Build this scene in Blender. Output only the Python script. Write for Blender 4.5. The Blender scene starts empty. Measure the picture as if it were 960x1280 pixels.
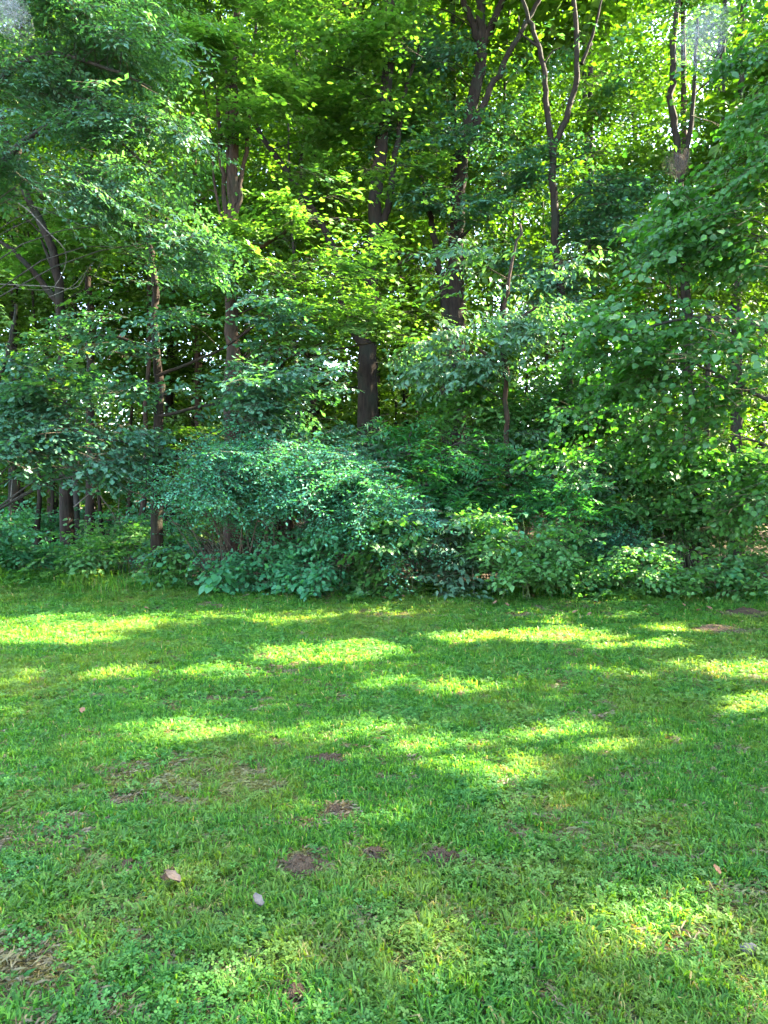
import bpy, math
import numpy as np
from mathutils import Vector

# ------------------------------------------------------------------ camera, world, sun, exposure
S = bpy.context.scene
COL = S.collection
FPX = 928.0            # focal length in photograph pixels (960 x 1280)
PITCH = math.radians(1.85)
EYE = 1.6
cam = bpy.data.cameras.new('camera')
cam.sensor_fit = 'AUTO'; cam.sensor_width = 36.0
cam.lens = 36.0 * FPX / 1280.0
cam.clip_start = 0.05; cam.clip_end = 2000
camo = bpy.data.objects.new('camera', cam); COL.objects.link(camo)
camo.location = (0, 0, EYE); camo.rotation_euler = (math.pi/2 - PITCH, 0, 0)
S.camera = camo

SUN_EL = math.radians(40); SUN_AZ = math.radians(72)      # azimuth clockwise from the view direction (+Y)
SUN = np.array([math.sin(SUN_AZ)*math.cos(SUN_EL), math.cos(SUN_AZ)*math.cos(SUN_EL), math.sin(SUN_EL)])
w = bpy.data.worlds.new('World'); S.world = w; w.use_nodes = True
nt = w.node_tree
sky = nt.nodes.new('ShaderNodeTexSky'); sky.sky_type = 'NISHITA'; sky.sun_disc = False
sky.sun_elevation = SUN_EL; sky.sun_rotation = SUN_AZ
sky.air_density = 1.0; sky.dust_density = 1.5; sky.ozone_density = 1.0
bg = nt.nodes['Background']; bg.inputs['Strength'].default_value = 0.13
nt.links.new(sky.outputs['Color'], bg.inputs['Color'])
sl = bpy.data.lights.new('sun', 'SUN'); sl.energy = 5.0; sl.angle = math.radians(0.55); sl.color = (1.0, 0.90, 0.68)
slo = bpy.data.objects.new('sun', sl); COL.objects.link(slo)
slo.rotation_euler = Vector(SUN).to_track_quat('Z', 'Y').to_euler()
slo.location = (20, 0, 30)
S.view_settings.view_transform = 'Standard'; S.view_settings.look = 'None'
S.view_settings.exposure = 4.38; S.view_settings.gamma = 1.0
S.render.engine = 'CYCLES'
cy = S.cycles
cy.max_bounces = 4; cy.diffuse_bounces = 1; cy.glossy_bounces = 2; cy.transmission_bounces = 4; cy.transparent_max_bounces = 8
cy.caustics_reflective = False; cy.caustics_refractive = False
cy.use_denoising = True; cy.denoiser = 'OPENIMAGEDENOISE'; cy.denoising_input_passes = 'RGB_ALBEDO_NORMAL'; cy.denoising_prefilter = 'ACCURATE'
cy.sample_clamp_indirect = 6.0

rng = np.random.default_rng(7)
R = math.radians

# ------------------------------------------------------------------ placing helpers
CP, SP = math.cos(PITCH), math.sin(PITCH)
def at(px, py, Y):
    """world point on the ray of a photograph pixel at distance Y"""
    x = (px-480)/FPX; z = (640-py)/FPX
    d = np.array([x, CP + z*SP, z*CP - SP])
    d = d * (Y/d[1])
    return np.array([d[0], d[1], EYE + d[2]])
def ground(px, py):
    x = (px-480)/FPX; z = (640-py)/FPX
    d = np.array([x, CP + z*SP, z*CP - SP])
    return d[:2] * (EYE / -d[2])

def vnoise(x, y, seed=0):
    """cheap smooth value noise in 0..1, vectorised"""
    xi = np.floor(x).astype(np.int64); yi = np.floor(y).astype(np.int64)
    fx = x-xi; fy = y-yi
    fx = fx*fx*(3-2*fx); fy = fy*fy*(3-2*fy)
    def h(a, b):
        n = (a*374761393 + b*668265263 + seed*974634777) & 0x7fffffff
        n = ((n ^ (n >> 13)) * 1274126177) & 0x7fffffff
        return ((n ^ (n >> 16)) & 0xffff)/65535.0
    return (h(xi,yi)*(1-fx)+h(xi+1,yi)*fx)*(1-fy) + (h(xi,yi+1)*(1-fx)+h(xi+1,yi+1)*fx)*fy

def edge_y(x):
    """where the mown lawn meets the undergrowth"""
    return 11.4 + 0.13*np.maximum(-x-1.5, 0)*2.2 - 0.02*np.maximum(x-2, 0) + 0.6*(vnoise(x*0.7, x*0+3.1, 5)-0.5) + 0.35*(vnoise(x*2.6, x*0+1.7, 6)-0.5)
def height(x, y):
    return 0.05*(vnoise(x*0.35, y*0.35, 2)-0.5) + 0.02*(vnoise(x*1.3, y*1.3, 3)-0.5)

# ------------------------------------------------------------------ object helpers
def tag(o, label=None, cat=None, group=None, kind=None):
    if label: o['label'] = label
    if cat: o['category'] = cat
    if group: o['group'] = group
    if kind: o['kind'] = kind
    return o
def empty(name, loc, label, cat, group=None):
    o = bpy.data.objects.new(name, None); COL.objects.link(o)
    o.location = loc; o.empty_display_size = 0.2
    return tag(o, label, cat, group)
def link(name, me, parent=None):
    o = bpy.data.objects.new(name, me); COL.objects.link(o)
    if parent: o.parent = parent
    return o
def mesh(name, V, F, mats, midx=None, tone=None, smooth=False, hue=None):
    """F: list of (n,k) integer arrays, k = 3 or 4"""
    me = bpy.data.meshes.new(name)
    V = np.asarray(V, dtype=np.float32)
    F = [np.asarray(f, dtype=np.int32) for f in F if len(f)]
    me.vertices.add(len(V)); me.vertices.foreach_set('co', V.ravel())
    nl = sum(f.size for f in F); nf = sum(len(f) for f in F)
    me.loops.add(nl); me.polygons.add(nf)
    me.loops.foreach_set('vertex_index', np.concatenate([f.ravel() for f in F]))
    starts, off = [], 0
    for f in F:
        starts.append(off + np.arange(len(f))*f.shape[1]); off += f.size
    me.polygons.foreach_set('loop_start', np.concatenate(starts).astype(np.int32))
    if midx is not None: me.polygons.foreach_set('material_index', np.asarray(midx, dtype=np.int32))
    for m in mats: me.materials.append(m)
    if tone is not None:
        a = me.attributes.new('tone', 'FLOAT', 'FACE'); a.data.foreach_set('value', np.asarray(tone, dtype=np.float32))
    if smooth: me.polygons.foreach_set('use_smooth', np.ones(nf, dtype=bool))
    me.update(calc_edges=True)
    return me

def norm(v):
    v = np.asarray(v, float); return v/np.maximum(np.linalg.norm(v, axis=-1, keepdims=True), 1e-9)

def smooth_path(P, n):
    """Catmull-Rom through P"""
    P = np.asarray(P, float)
    if len(P) < 3: 
        t = np.linspace(0,1,n)[:,None]; return P[0]*(1-t)+P[-1]*t
    Q = np.vstack([2*P[0]-P[1], P, 2*P[-1]-P[-2]])
    out = []
    for t in np.linspace(0, len(P)-1-1e-6, n):
        i = int(t); f = t-i
        a,b,c,d = Q[i],Q[i+1],Q[i+2],Q[i+3]
        out.append(0.5*((2*b)+(-a+c)*f+(2*a-5*b+4*c-d)*f*f+(-a+3*b-3*c+d)*f**3))
    return np.array(out)

class Tubes:
    def __init__(s): s.V=[]; s.F=[]; s.n=0
    def add(s, P, r0, r1, sides=8, rough=0.0, flare=0.0, power=1.0):
        P = np.asarray(P, float); n = len(P)
        T = np.gradient(P, axis=0); T = norm(T)
        ref = np.where(np.abs(T[:, 2:3]) > 0.8, np.array([[1.,0,0]]), np.array([[0,0,1.]]))
        ref = np.repeat(ref[:1], n, 0) if True else ref
        A = norm(np.cross(T, ref)); B = np.cross(T, A)
        t = np.linspace(0, 1, n)
        r = r0 + (r1-r0)*t**power
        r = r*(1 + flare*np.exp(-t*14))
        ang = np.arange(sides)/sides*2*math.pi
        rr = r[:,None]*(1 + rough*rng.normal(0,1,(n,sides)))
        V = P[:,None]+rr[...,None]*(np.cos(ang)[None,:,None]*A[:,None]+np.sin(ang)[None,:,None]*B[:,None])
        i = np.arange(n-1)[:,None]*sides; j = np.arange(sides)[None]; k = (j+1)%sides
        F = np.stack([i+j, i+k, i+sides+k, i+sides+j], -1).reshape(-1,4) + s.n
        s.V.append(V.reshape(-1,3)); s.F.append(F); s.n += n*sides
    def get(s): return np.vstack(s.V), np.vstack(s.F)

# ------------------------------------------------------------------ materials
def new_mat(name):
    m = bpy.data.materials.new(name); m.use_nodes = True
    t = m.node_tree; t.nodes.clear()
    out = t.nodes.new('ShaderNodeOutputMaterial')
    return m, t, out
def node(t, ty, **kw):
    n = t.nodes.new(ty)
    for k, v in kw.items():
        if k.startswith('i_'):
            key = k[2:].replace('_', ' ')
            n.inputs[key].default_value = v
        else: setattr(n, k, v)
    return n
def ramp(t, stops):
    n = t.nodes.new('ShaderNodeValToRGB'); cr = n.color_ramp
    while len(cr.elements) < len(stops): cr.elements.new(0.5)
    for e, (p, c) in zip(cr.elements, stops):
        e.position = p; e.color = (*c, 1)
    return n

def leaf_mat(name, dark, light, trans, rough=0.45, spec=0.5, tfac=0.4, rare=None):
    m, t, out = new_mat(name)
    a = node(t, 'ShaderNodeAttribute', attribute_name='tone')
    st = [(0.0, dark), (0.85, light)]
    if rare: st += [(0.965, light), (0.985, rare)]
    r = ramp(t, st); t.links.new(a.outputs['Fac'], r.inputs['Fac'])
    p = node(t, 'ShaderNodeBsdfPrincipled', i_Roughness=rough)
    p.inputs['Specular IOR Level'].default_value = spec
    t.links.new(r.outputs['Color'], p.inputs['Base Color'])
    tr = node(t, 'ShaderNodeBsdfTranslucent')
    mx = node(t, 'ShaderNodeMix', data_type='RGBA', blend_type='MULTIPLY'); mx.inputs['Factor'].default_value = 1.0
    t.links.new(r.outputs['Color'], mx.inputs['A']); mx.inputs['B'].default_value = (*trans, 1)
    t.links.new(mx.outputs['Result'], tr.inputs['Color'])
    ms = node(t, 'ShaderNodeMixShader'); ms.inputs['Fac'].default_value = tfac
    t.links.new(p.outputs['BSDF'], ms.inputs[1]); t.links.new(tr.outputs['BSDF'], ms.inputs[2])
    t.links.new(ms.outputs['Shader'], out.inputs['Surface'])
    return m

TR = (1.9, 2.4, 0.5)
M = {}
M['maple'] = leaf_mat('maple_leaf',  (.030,.110,.018), (.108,.195,.044), (2.05,2.3,.6), .5, .4, .36)
M['oak'] = leaf_mat('oak_leaf',    (.028,.098,.058), (.070,.160,.090), TR, .46, .35, .3)
M['hickory'] = leaf_mat('hickory_leaf',(.028,.088,.052), (.070,.145,.088), TR, .5, .32, .35)
M['dogwood'] = leaf_mat('dogwood_leaf',(.042,.115,.064), (.100,.180,.100), TR, .5, .35, .36, (.18,.17,.06))
M['redbud'] = leaf_mat('redbud_leaf', (.020,.085,.020), (.060,.150,.030), TR, .45, .4, .36)
M['shrub'] = leaf_mat('honeysuckle_leaf', (.032,.150,.088), (.066,.215,.120), TR, .5, .32, .3)
M['bramble'] = leaf_mat('bramble_leaf',(.026,.130,.058), (.070,.215,.090), TR, .48, .32, .36, (.20,.17,.03))
M['walnut'] = leaf_mat('walnut_leaf', (.022,.120,.046), (.055,.185,.060), TR, .5, .4, .4)
M['back'] = leaf_mat('wood_leaf',   (.028,.078,.009), (.078,.130,.018), TR, .55, .25, .34)

def bark_mat(name, c0, c1, scale=1.0):
    m, t, out = new_mat(name)
    g = node(t, 'ShaderNodeNewGeometry')
    mp = node(t, 'ShaderNodeMapping'); mp.inputs['Scale'].default_value = (22*scale, 22*scale, 3.5*scale)
    t.links.new(g.outputs['Position'], mp.inputs['Vector'])
    n1 = node(t, 'ShaderNodeTexNoise', i_Scale=1.0, i_Detail=5.0, i_Roughness=0.65)
    t.links.new(mp.outputs['Vector'], n1.inputs['Vector'])
    r = ramp(t, [(0.3, c0), (0.7, c1)]); t.links.new(n1.outputs['Fac'], r.inputs['Fac'])
    p = node(t, 'ShaderNodeBsdfPrincipled', i_Roughness=0.9); p.inputs['Specular IOR Level'].default_value = 0.15
    n2 = node(t, 'ShaderNodeTexNoise', i_Scale=2.6, i_Detail=4.0); t.links.new(g.outputs['Position'], n2.inputs['Vector'])
    r2 = ramp(t, [(.48,(0,0,0)),(.66,(.7,.7,.7))]); t.links.new(n2.outputs['Fac'], r2.inputs['Fac'])
    mm = node(t, 'ShaderNodeMix', data_type='RGBA'); t.links.new(r2.outputs['Color'], mm.inputs['Factor'])
    t.links.new(r.outputs['Color'], mm.inputs['A']); mm.inputs['B'].default_value = (.022,.026,.015,1)
    t.links.new(mm.outputs['Result'], p.inputs['Base Color'])
    b = node(t, 'ShaderNodeBump', i_Strength=0.9, i_Distance=0.03)
    t.links.new(n1.outputs['Fac'], b.inputs['Height']); t.links.new(b.outputs['Normal'], p.inputs['Normal'])
    t.links.new(p.outputs['BSDF'], out.inputs['Surface'])
    return m
M['bark_dark'] = bark_mat('dark_bark', (.009,.0055,.0035), (.034,.023,.015))
M['bark_red']  = bark_mat('brown_bark', (.022,.013,.009), (.080,.047,.032))
M['bark_grey'] = bark_mat('grey_bark', (.022,.018,.014), (.070,.060,.049))
M['twig']      = bark_mat('twig_bark', (.040,.030,.020), (.110,.085,.055), 3)
M['stem_green']= bark_mat('green_stem', (.050,.075,.025), (.100,.130,.050), 4)
M['dead_wood'] = bark_mat('dead_wood', (.10,.085,.068), (.22,.19,.155), 3)

def ground_mat(name, stops, scale, bump, dist):
    m, t, out = new_mat(name)
    g = node(t, 'ShaderNodeNewGeometry')
    n1 = node(t, 'ShaderNodeTexNoise', i_Scale=scale, i_Detail=8.0, i_Roughness=0.7)
    n2 = node(t, 'ShaderNodeTexNoise', i_Scale=0.6, i_Detail=3.0)
    t.links.new(g.outputs['Position'], n1.inputs['Vector']); t.links.new(g.outputs['Position'], n2.inputs['Vector'])
    ad = node(t, 'ShaderNodeMath', operation='MULTIPLY_ADD'); ad.inputs[1].default_value = 0.5
    t.links.new(n2.outputs['Fac'], ad.inputs[0])
    h = node(t, 'ShaderNodeMath', operation='MULTIPLY'); h.inputs[1].default_value = 0.5
    t.links.new(n1.outputs['Fac'], h.inputs[0]); t.links.new(h.outputs[0], ad.inputs[2])
    r = ramp(t, stops); t.links.new(ad.outputs[0], r.inputs['Fac'])
    p = node(t, 'ShaderNodeBsdfPrincipled', i_Roughness=0.95); p.inputs['Specular IOR Level'].default_value = 0.1
    t.links.new(r.outputs['Color'], p.inputs['Base Color'])
    b = node(t, 'ShaderNodeBump', i_Strength=bump, i_Distance=dist)
    t.links.new(n1.outputs['Fac'], b.inputs['Height']); t.links.new(b.outputs['Normal'], p.inputs['Normal'])
    t.links.new(p.outputs['BSDF'], out.inputs['Surface'])
    return m
M['litter'] = ground_mat('leaf_litter', [(0.35,(.025,.017,.011)), (0.5,(.065,.046,.028)), (0.65,(.12,.09,.055))], 18, 1.0, .05)
M['lawn']   = ground_mat('lawn_thatch', [(0.34,(.03,.024,.014)), (0.46,(.045,.045,.018)), (0.6,(.035,.055,.014)), (0.7,(.09,.075,.04))], 40, .8, .02)
M['soil']   = ground_mat('crumbly_soil', [(0.35,(.032,.020,.011)), (0.52,(.088,.057,.032)), (0.68,(.150,.104,.062))], 90, 1.0, .02)
M['pale_stone'] = ground_mat('pale_stone', [(0.35,(.075,.063,.052)), (0.55,(.13,.112,.093)), (0.7,(.06,.05,.04))], 30, .4, .01)
M['dry_leaf'] = ground_mat('dry_leaf', [(0.35,(.08,.056,.04)), (0.55,(.125,.095,.068)), (0.7,(.06,.04,.027))], 45, .3, .005)
M['brown_leaf'] = ground_mat('brown_leaf', [(0.35,(.12,.06,.03)), (0.55,(.2,.11,.06)), (0.7,(.12,.06,.03))], 45, .3, .005)

def grass_mat(name, dark, light, dry, tfac=.45):
    m, t, out = new_mat(name)
    a = node(t, 'ShaderNodeAttribute', attribute_name='tone')
    ti = node(t, 'ShaderNodeAttribute', attribute_type='INSTANCER', attribute_name='tint')
    r = ramp(t, [(0.0, dark), (0.80, light), (0.93, light), (0.97, dry)])
    t.links.new(a.outputs['Fac'], r.inputs['Fac'])
    mx = node(t, 'ShaderNodeMix', data_type='RGBA', blend_type='MIX')
    t.links.new(ti.outputs['Fac'], mx.inputs['Factor'])
    t.links.new(r.outputs['Color'], mx.inputs['A']); mx.inputs['B'].default_value = (.14,.175,.03,1)
    p = node(t, 'ShaderNodeBsdfPrincipled', i_Roughness=0.5); p.inputs['Specular IOR Level'].default_value = .18
    t.links.new(mx.outputs['Result'], p.inputs['Base Color'])
    tr = node(t, 'ShaderNodeBsdfTranslucent')
    m2 = node(t, 'ShaderNodeMix', data_type='RGBA', blend_type='MULTIPLY'); m2.inputs['Factor'].default_value = 1
    t.links.new(mx.outputs['Result'], m2.inputs['A']); m2.inputs['B'].default_value = (2.6,2.3,.6,1)
    t.links.new(m2.outputs['Result'], tr.inputs['Color'])
    ms = node(t, 'ShaderNodeMixShader'); ms.inputs['Fac'].default_value = tfac
    t.links.new(p.outputs['BSDF'], ms.inputs[1]); t.links.new(tr.outputs['BSDF'], ms.inputs[2])
    t.links.new(ms.outputs['Shader'], out.inputs['Surface'])
    return m
M['grass']  = grass_mat('grass_blade', (.012,.075,.009), (.098,.238,.032), (.30,.24,.10))
M['clover'] = grass_mat('clover_leaf', (.016,.085,.014), (.090,.222,.044), (.09,.20,.03), .4)

# ------------------------------------------------------------------ sun gaps: where the canopy lets the sun through
# lit places on the lawn, as the photograph shows them (pixel ellipse, openness)
LIT = [(60,797,95,9,1),(190,759,28,5,.5),(430,818,115,12,1),(650,793,115,13,1),(770,806,60,8,1),(740,752,60,4,1),
       (610,749,80,3,.9),(860,788,90,6,.9),(940,842,50,11,1),(950,893,45,12,1),(800,848,130,9,.85),(740,917,115,16,1),
       (225,916,70,8,.95),(445,917,75,7,.95),(580,953,70,13,.95),(150,842,55,6,1),(275,842,60,5,1),(20,846,34,8,.9),
       (840,1160,110,28,1),(940,1262,85,32,1),(580,1222,100,26,.7),(520,858,70,7,.95),(300,1225,50,14,.75),
       (710,770,90,5,.8),(90,940,60,6,.7),(560,772,60,4,.8),(760,1035,70,9,.7),(330,775,60,4,.6),(480,1000,40,8,.5)]
_lit = []
for px, py, rx, ry, o in LIT:
    c = ground(px, py); a = ground(px+rx, py); n_ = ground(px, py+ry); f_ = ground(px, py-ry)
    _lit.append((c[0], c[1], a[0]-c[0], max((f_[1]-n_[1])/2, .12), o))
# sunlit places in the woods: pixel, distance, radius in metres, openness
WELL = [(385,240,13.3,.8,.98),(440,258,13.1,.85,.98),(470,290,12.9,.75,.97),(345,248,13.5,.65,.97),(400,300,13.0,.8,.95),(480,350,12.7,.8,.92),(430,375,12.8,.8,.9),(500,400,12.4,.7,.9),(420,205,14.2,.5,.9),(380,180,14.0,.5,.9),
        (560,430,12.0,.5,.85),(640,370,12.2,.6,.85),(700,400,12.2,.5,.85),(600,330,12.3,.5,.85),(330,430,12,.4,.7),(60,500,11.4,.4,.7),(650,640,11.0,.5,.8),(560,560,11.8,.5,.8),
        (760,140,19,1.0,.9),(800,230,18,.6,.8),(715,120,19,.5,.8),(850,110,17,.6,.8),(470,505,15.5,.5,.9),(300,455,14,.4,.9),
        (690,420,12,.6,.8),(560,240,15.5,.6,.8),(640,290,16,.5,.8),(830,700,11.2,.5,.8),(790,700,11.2,.45,.8),
        (640,550,17,.7,.9),(560,545,19,.8,.9),(80,660,21,1.5,.8),(850,600,17,1.2,.85),(920,560,15,1.0,.8),(820,385,10.5,.5,.7),
        (150,60,18,1.0,.85),(230,130,20,1.2,.85),(130,330,17,.9,.8),(270,250,13.5,.5,.7),(30,260,13,.7,.7),(300,460,22,1.5,.8),
        (440,460,21,1.5,.85),(520,420,22,1.5,.8),(900,400,16,1.2,.85),(700,300,20,1.5,.8),(620,60,22,1.5,.8),(180,470,24,2,.7),
        (610,650,11.2,.35,.7),(670,660,10.9,.45,.8),(440,650,11.2,.35,.6),(900,690,11,.3,.7)]
_well = [(at(px,py,Y), r, o) for px,py,Y,r,o in WELL]
_rw = np.random.default_rng(4242)
for _ in range(95):
    _px, _py = _rw.uniform(-20,980), _rw.uniform(20,640)
    if (_px < 260 and _py < 330) or (_px > 780 and _rw.random() < .6): continue
    _well.append((at(_px, _py, _rw.choice([10.5,12,13,14.5,16,18])), _rw.uniform(.18,.42), _rw.uniform(.75,.95)))
def keep_leaf(C, rg):
    """False for the leaves that would stand in a sun gap"""
    C = C.reshape(-1, 3)
    drop = np.zeros(len(C))
    g = C[:, :2] - SUN[:2]*(C[:, 2:3]/SUN[2])
    wob = 1.1*(vnoise(g[:,0]*1.9+g[:,1]*.6, g[:,1]*2.4, 11)-0.5) + 0.5*(vnoise(g[:,0]*5, g[:,1]*7, 12)-0.5)
    for cx, cy_, rx, ry, o in _lit:
        mg = .13
        e = ((g[:,0]-cx)/(rx+mg))**2 + ((g[:,1]-cy_)/(ry+mg))**2
        drop = np.maximum(drop, o*np.clip((1.95+1.35*wob-e)/1.5, 0, 1))
    fld = .6*vnoise(g[:,0]*.75+5, g[:,1]*1.9, 31) + .4*vnoise(g[:,0]*2.2, g[:,1]*4.0, 32)
    drop = np.maximum(drop, .60*(fld > .71)*(g[:,1] > 3)*(g[:,1] < 11.2))
    for P, r, o in _well:
        d = C-P; t = d@SUN
        pp = np.sqrt(np.maximum((d*d).sum(1)-t*t, 0))
        drop = np.maximum(drop, o*((t > r*.28) & (pp < r*(1.15+.5*wob))))
    return rg.random(len(C)) >= drop

# ------------------------------------------------------------------ leaf sprays
def leaf_shape(kind, wd):
    if kind == 'quad':
        V = [(0,0,0),(wd*.5,.45,.05),(0,1,-.10),(-wd*.5,.45,.05)]; F = [(0,1,2),(0,2,3)]
    elif kind == 'hex':
        V = [(0,0,0),(wd*.45,.22,.05),(wd*.42,.58,.03),(0,1,-.14),(-wd*.42,.58,.03),(-wd*.45,.22,.05)]
        F = [(0,1,2),(0,2,3),(0,3,4),(0,4,5)]
    elif kind == 'star':
        V = [(0,0,0),(wd*.42,.08,.03),(wd*.5,.55,.0),(wd*.16,.58,.04),(0,1,-.1),(-wd*.16,.58,.04),(-wd*.5,.55,.0),(-wd*.42,.08,.03)]
        F = [(0,1,2),(0,2,3),(0,3,4),(0,4,5),(0,5,6),(0,6,7)]
    elif kind == 'lobed':
        V = [(0,0,0),(wd*.30,.22,.03),(wd*.16,.38,.03),(wd*.5,.62,.0),(0,1,-.1),(-wd*.5,.62,0),(-wd*.16,.38,.03),(-wd*.30,.22,.03)]
        F = [(0,1,2),(0,2,3),(0,3,4),(0,4,5),(0,5,6),(0,6,7)]
    return np.array(V, float), np.array(F, int)

def make_spray(rg, L, width, leaf, wd, n_side, step, droop, hang, shape='quad', pinnate=False, tilt=.35, twig_r=.004, bare=False):
    LV, LF = leaf_shape(shape, wd)
    frames = []   # pos, dir, nrm, size
    segs = []
    def axis(t): return np.array([.03*L*math.sin(5*t), t*L, -droop*t*t*L])
    for a, b in zip(np.linspace(0,1,4)[:-1], np.linspace(0,1,4)[1:]): segs.append((axis(a), axis(b), twig_r*(1.2-a), twig_r*(1.2-b)))
    def leaf_at(p, fwd, sd, u):
        side = np.cross(fwd, (0,0,1.)); side /= np.linalg.norm(side)+1e-9
        d = fwd*rg.uniform(.35,.9) + side*sd*rg.uniform(.5,1.1) + rg.normal(0,.18,3)
        d = d/np.linalg.norm(d)
        d = d*(1-hang) + np.array([0,0,-1.])*hang*rg.uniform(.6,1.3)
        n = np.array([0,0,1.]) + rg.normal(0, tilt, 3) + fwd*hang*.9
        frames.append((p, d, n, leaf*rg.uniform(.65,1.15)))
    k = max(2, int(L*.95/step))
    for i in range(k):
        t = .12 + .88*(i+rg.uniform(0,.6))/k
        f = axis(min(1,t+.05))-axis(t-.05); f /= np.linalg.norm(f)
        if pinnate:
            leaf_at(axis(min(t,1)), f*.3, 1, t); leaf_at(axis(min(t,1)), f*.3, -1, t)
        else: leaf_at(axis(min(t,1)), f, 1 if i%2 else -1, t)
    for i in range(n_side):
        t = .12 + .8*(i+rg.uniform(-.3,.3))/max(n_side,1); t = min(max(t,.05),.95)
        sd = 1 if i%2 else -1
        ln = width*(1-.55*t)*rg.uniform(.7,1.2)
        ang = rg.uniform(.6,1.1)
        f = np.array([sd*math.sin(ang), math.cos(ang), rg.normal(0,.18)-droop*.6*t]); f /= np.linalg.norm(f)
        p0 = axis(t); p1 = p0+f*ln+np.array([0,0,-droop*.35*ln])
        segs.append((p0, p1, twig_r*.7, twig_r*.25))
        kk = max(2, int(ln/step))
        for j in range(kk):
            u = .15+.85*(j+rg.uniform(0,.5))/kk
            leaf_at(p0+(p1-p0)*u, f, 1 if j%2 else -1, u)
        leaf_at(p1, f, rg.uniform(-.3,.3), 1)
    m = len(frames)
    P = np.array([f[0] for f in frames]); D = norm([f[1] for f in frames]); N = np.array([f[2] for f in frames]); Z = np.array([f[3] for f in frames])
    X = norm(np.cross(D, N)); N = np.cross(X, D)
    V = P[:,None] + Z[:,None,None]*(LV[None,:,0:1]*X[:,None]+LV[None,:,1:2]*D[:,None]+LV[None,:,2:3]*N[:,None])
    C = P + D*Z[:,None]*.5
    # twigs: three-sided slivers
    TV, TF = [], []
    if bare: segs = segs[:2]
    for a, b, ra, rb in segs:
        d = norm(b-a); u = norm(np.cross(d, (.3,.2,1.))); v = np.cross(d, u); o = len(TV)
        for q, r_ in ((a,ra),(b,rb)):
            for th in (0, 2.09, 4.19): TV.append(q+r_*(math.cos(th)*u+math.sin(th)*v))
        for i in range(3):
            j = (i+1)%3; TF += [(o+i,o+j,o+3+j),(o+i,o+3+j,o+3+i)]
    area = float((Z*Z).sum()*wd*.55)
    return dict(V=V, F=LF, C=C, m=m, k=len(LV), TV=np.array(TV), TF=np.array(TF), L=L, area=area)

SPEC = {
 'maple':   dict(L=.80, width=.52, leaf=.100, wd=.95, n_side=8, step=.070, droop=.08, hang=.06, shape='star', tilt=.22),
 'oak':     dict(L=.70, width=.40, leaf=.115, wd=.55, n_side=7, step=.070, droop=.15, hang=.16, shape='lobed'),
 'hickory': dict(L=.95, width=.40, leaf=.088, wd=.50, n_side=8, step=.056, droop=.22, hang=.16, shape='quad', tilt=.28),
 'dogwood': dict(L=.65, width=.40, leaf=.110, wd=.50, n_side=7, step=.068, droop=.20, hang=.30, shape='hex'),
 'redbud':  dict(L=.75, width=.45, leaf=.086, wd=.88, n_side=8, step=.066, droop=.20, hang=.26, shape='hex', tilt=.5),
 'shrub':   dict(L=.85, width=.30, leaf=.052, wd=.55, n_side=9, step=.032, droop=.45, hang=.08, shape='quad', tilt=.5),
 'bramble': dict(L=.50, width=.34, leaf=.088, wd=.68, n_side=6, step=.065, droop=.30, hang=.18, shape='hex', tilt=.5),
 'walnut':  dict(L=.48, width=.0,  leaf=.110, wd=.36, n_side=0, step=.048, droop=.30, hang=.12, shape='quad', pinnate=True, tilt=.15),
 'back':    dict(L=1.3, width=.9,  leaf=.18, wd=.62, n_side=7, step=.14, droop=.15, hang=.15, shape='quad', tilt=.45, twig_r=.006, bare=True),
 'edge':    dict(L=1.5, width=1.0,  leaf=.29, wd=.62, n_side=7, step=.215, droop=.15, hang=.15, shape='quad', tilt=.45, twig_r=.006, bare=True),
 'bright':  dict(L=.9,  width=.6,  leaf=.10, wd=.75, n_side=8, step=.088, droop=.12, hang=.12, shape='quad', tilt=.4, twig_r=.004, bare=True),
}
M['bright'] = M['edge'] = M['back']
M['warm'] = leaf_mat('weed_leaf', (.034,.125,.034), (.100,.215,.060), TR, .48, .32, .38, (.22,.18,.04))
LIB = {k: [make_spray(np.random.default_rng(100+i*17+len(k)), **v) for i in range(6)] for k, v in SPEC.items()}

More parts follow.
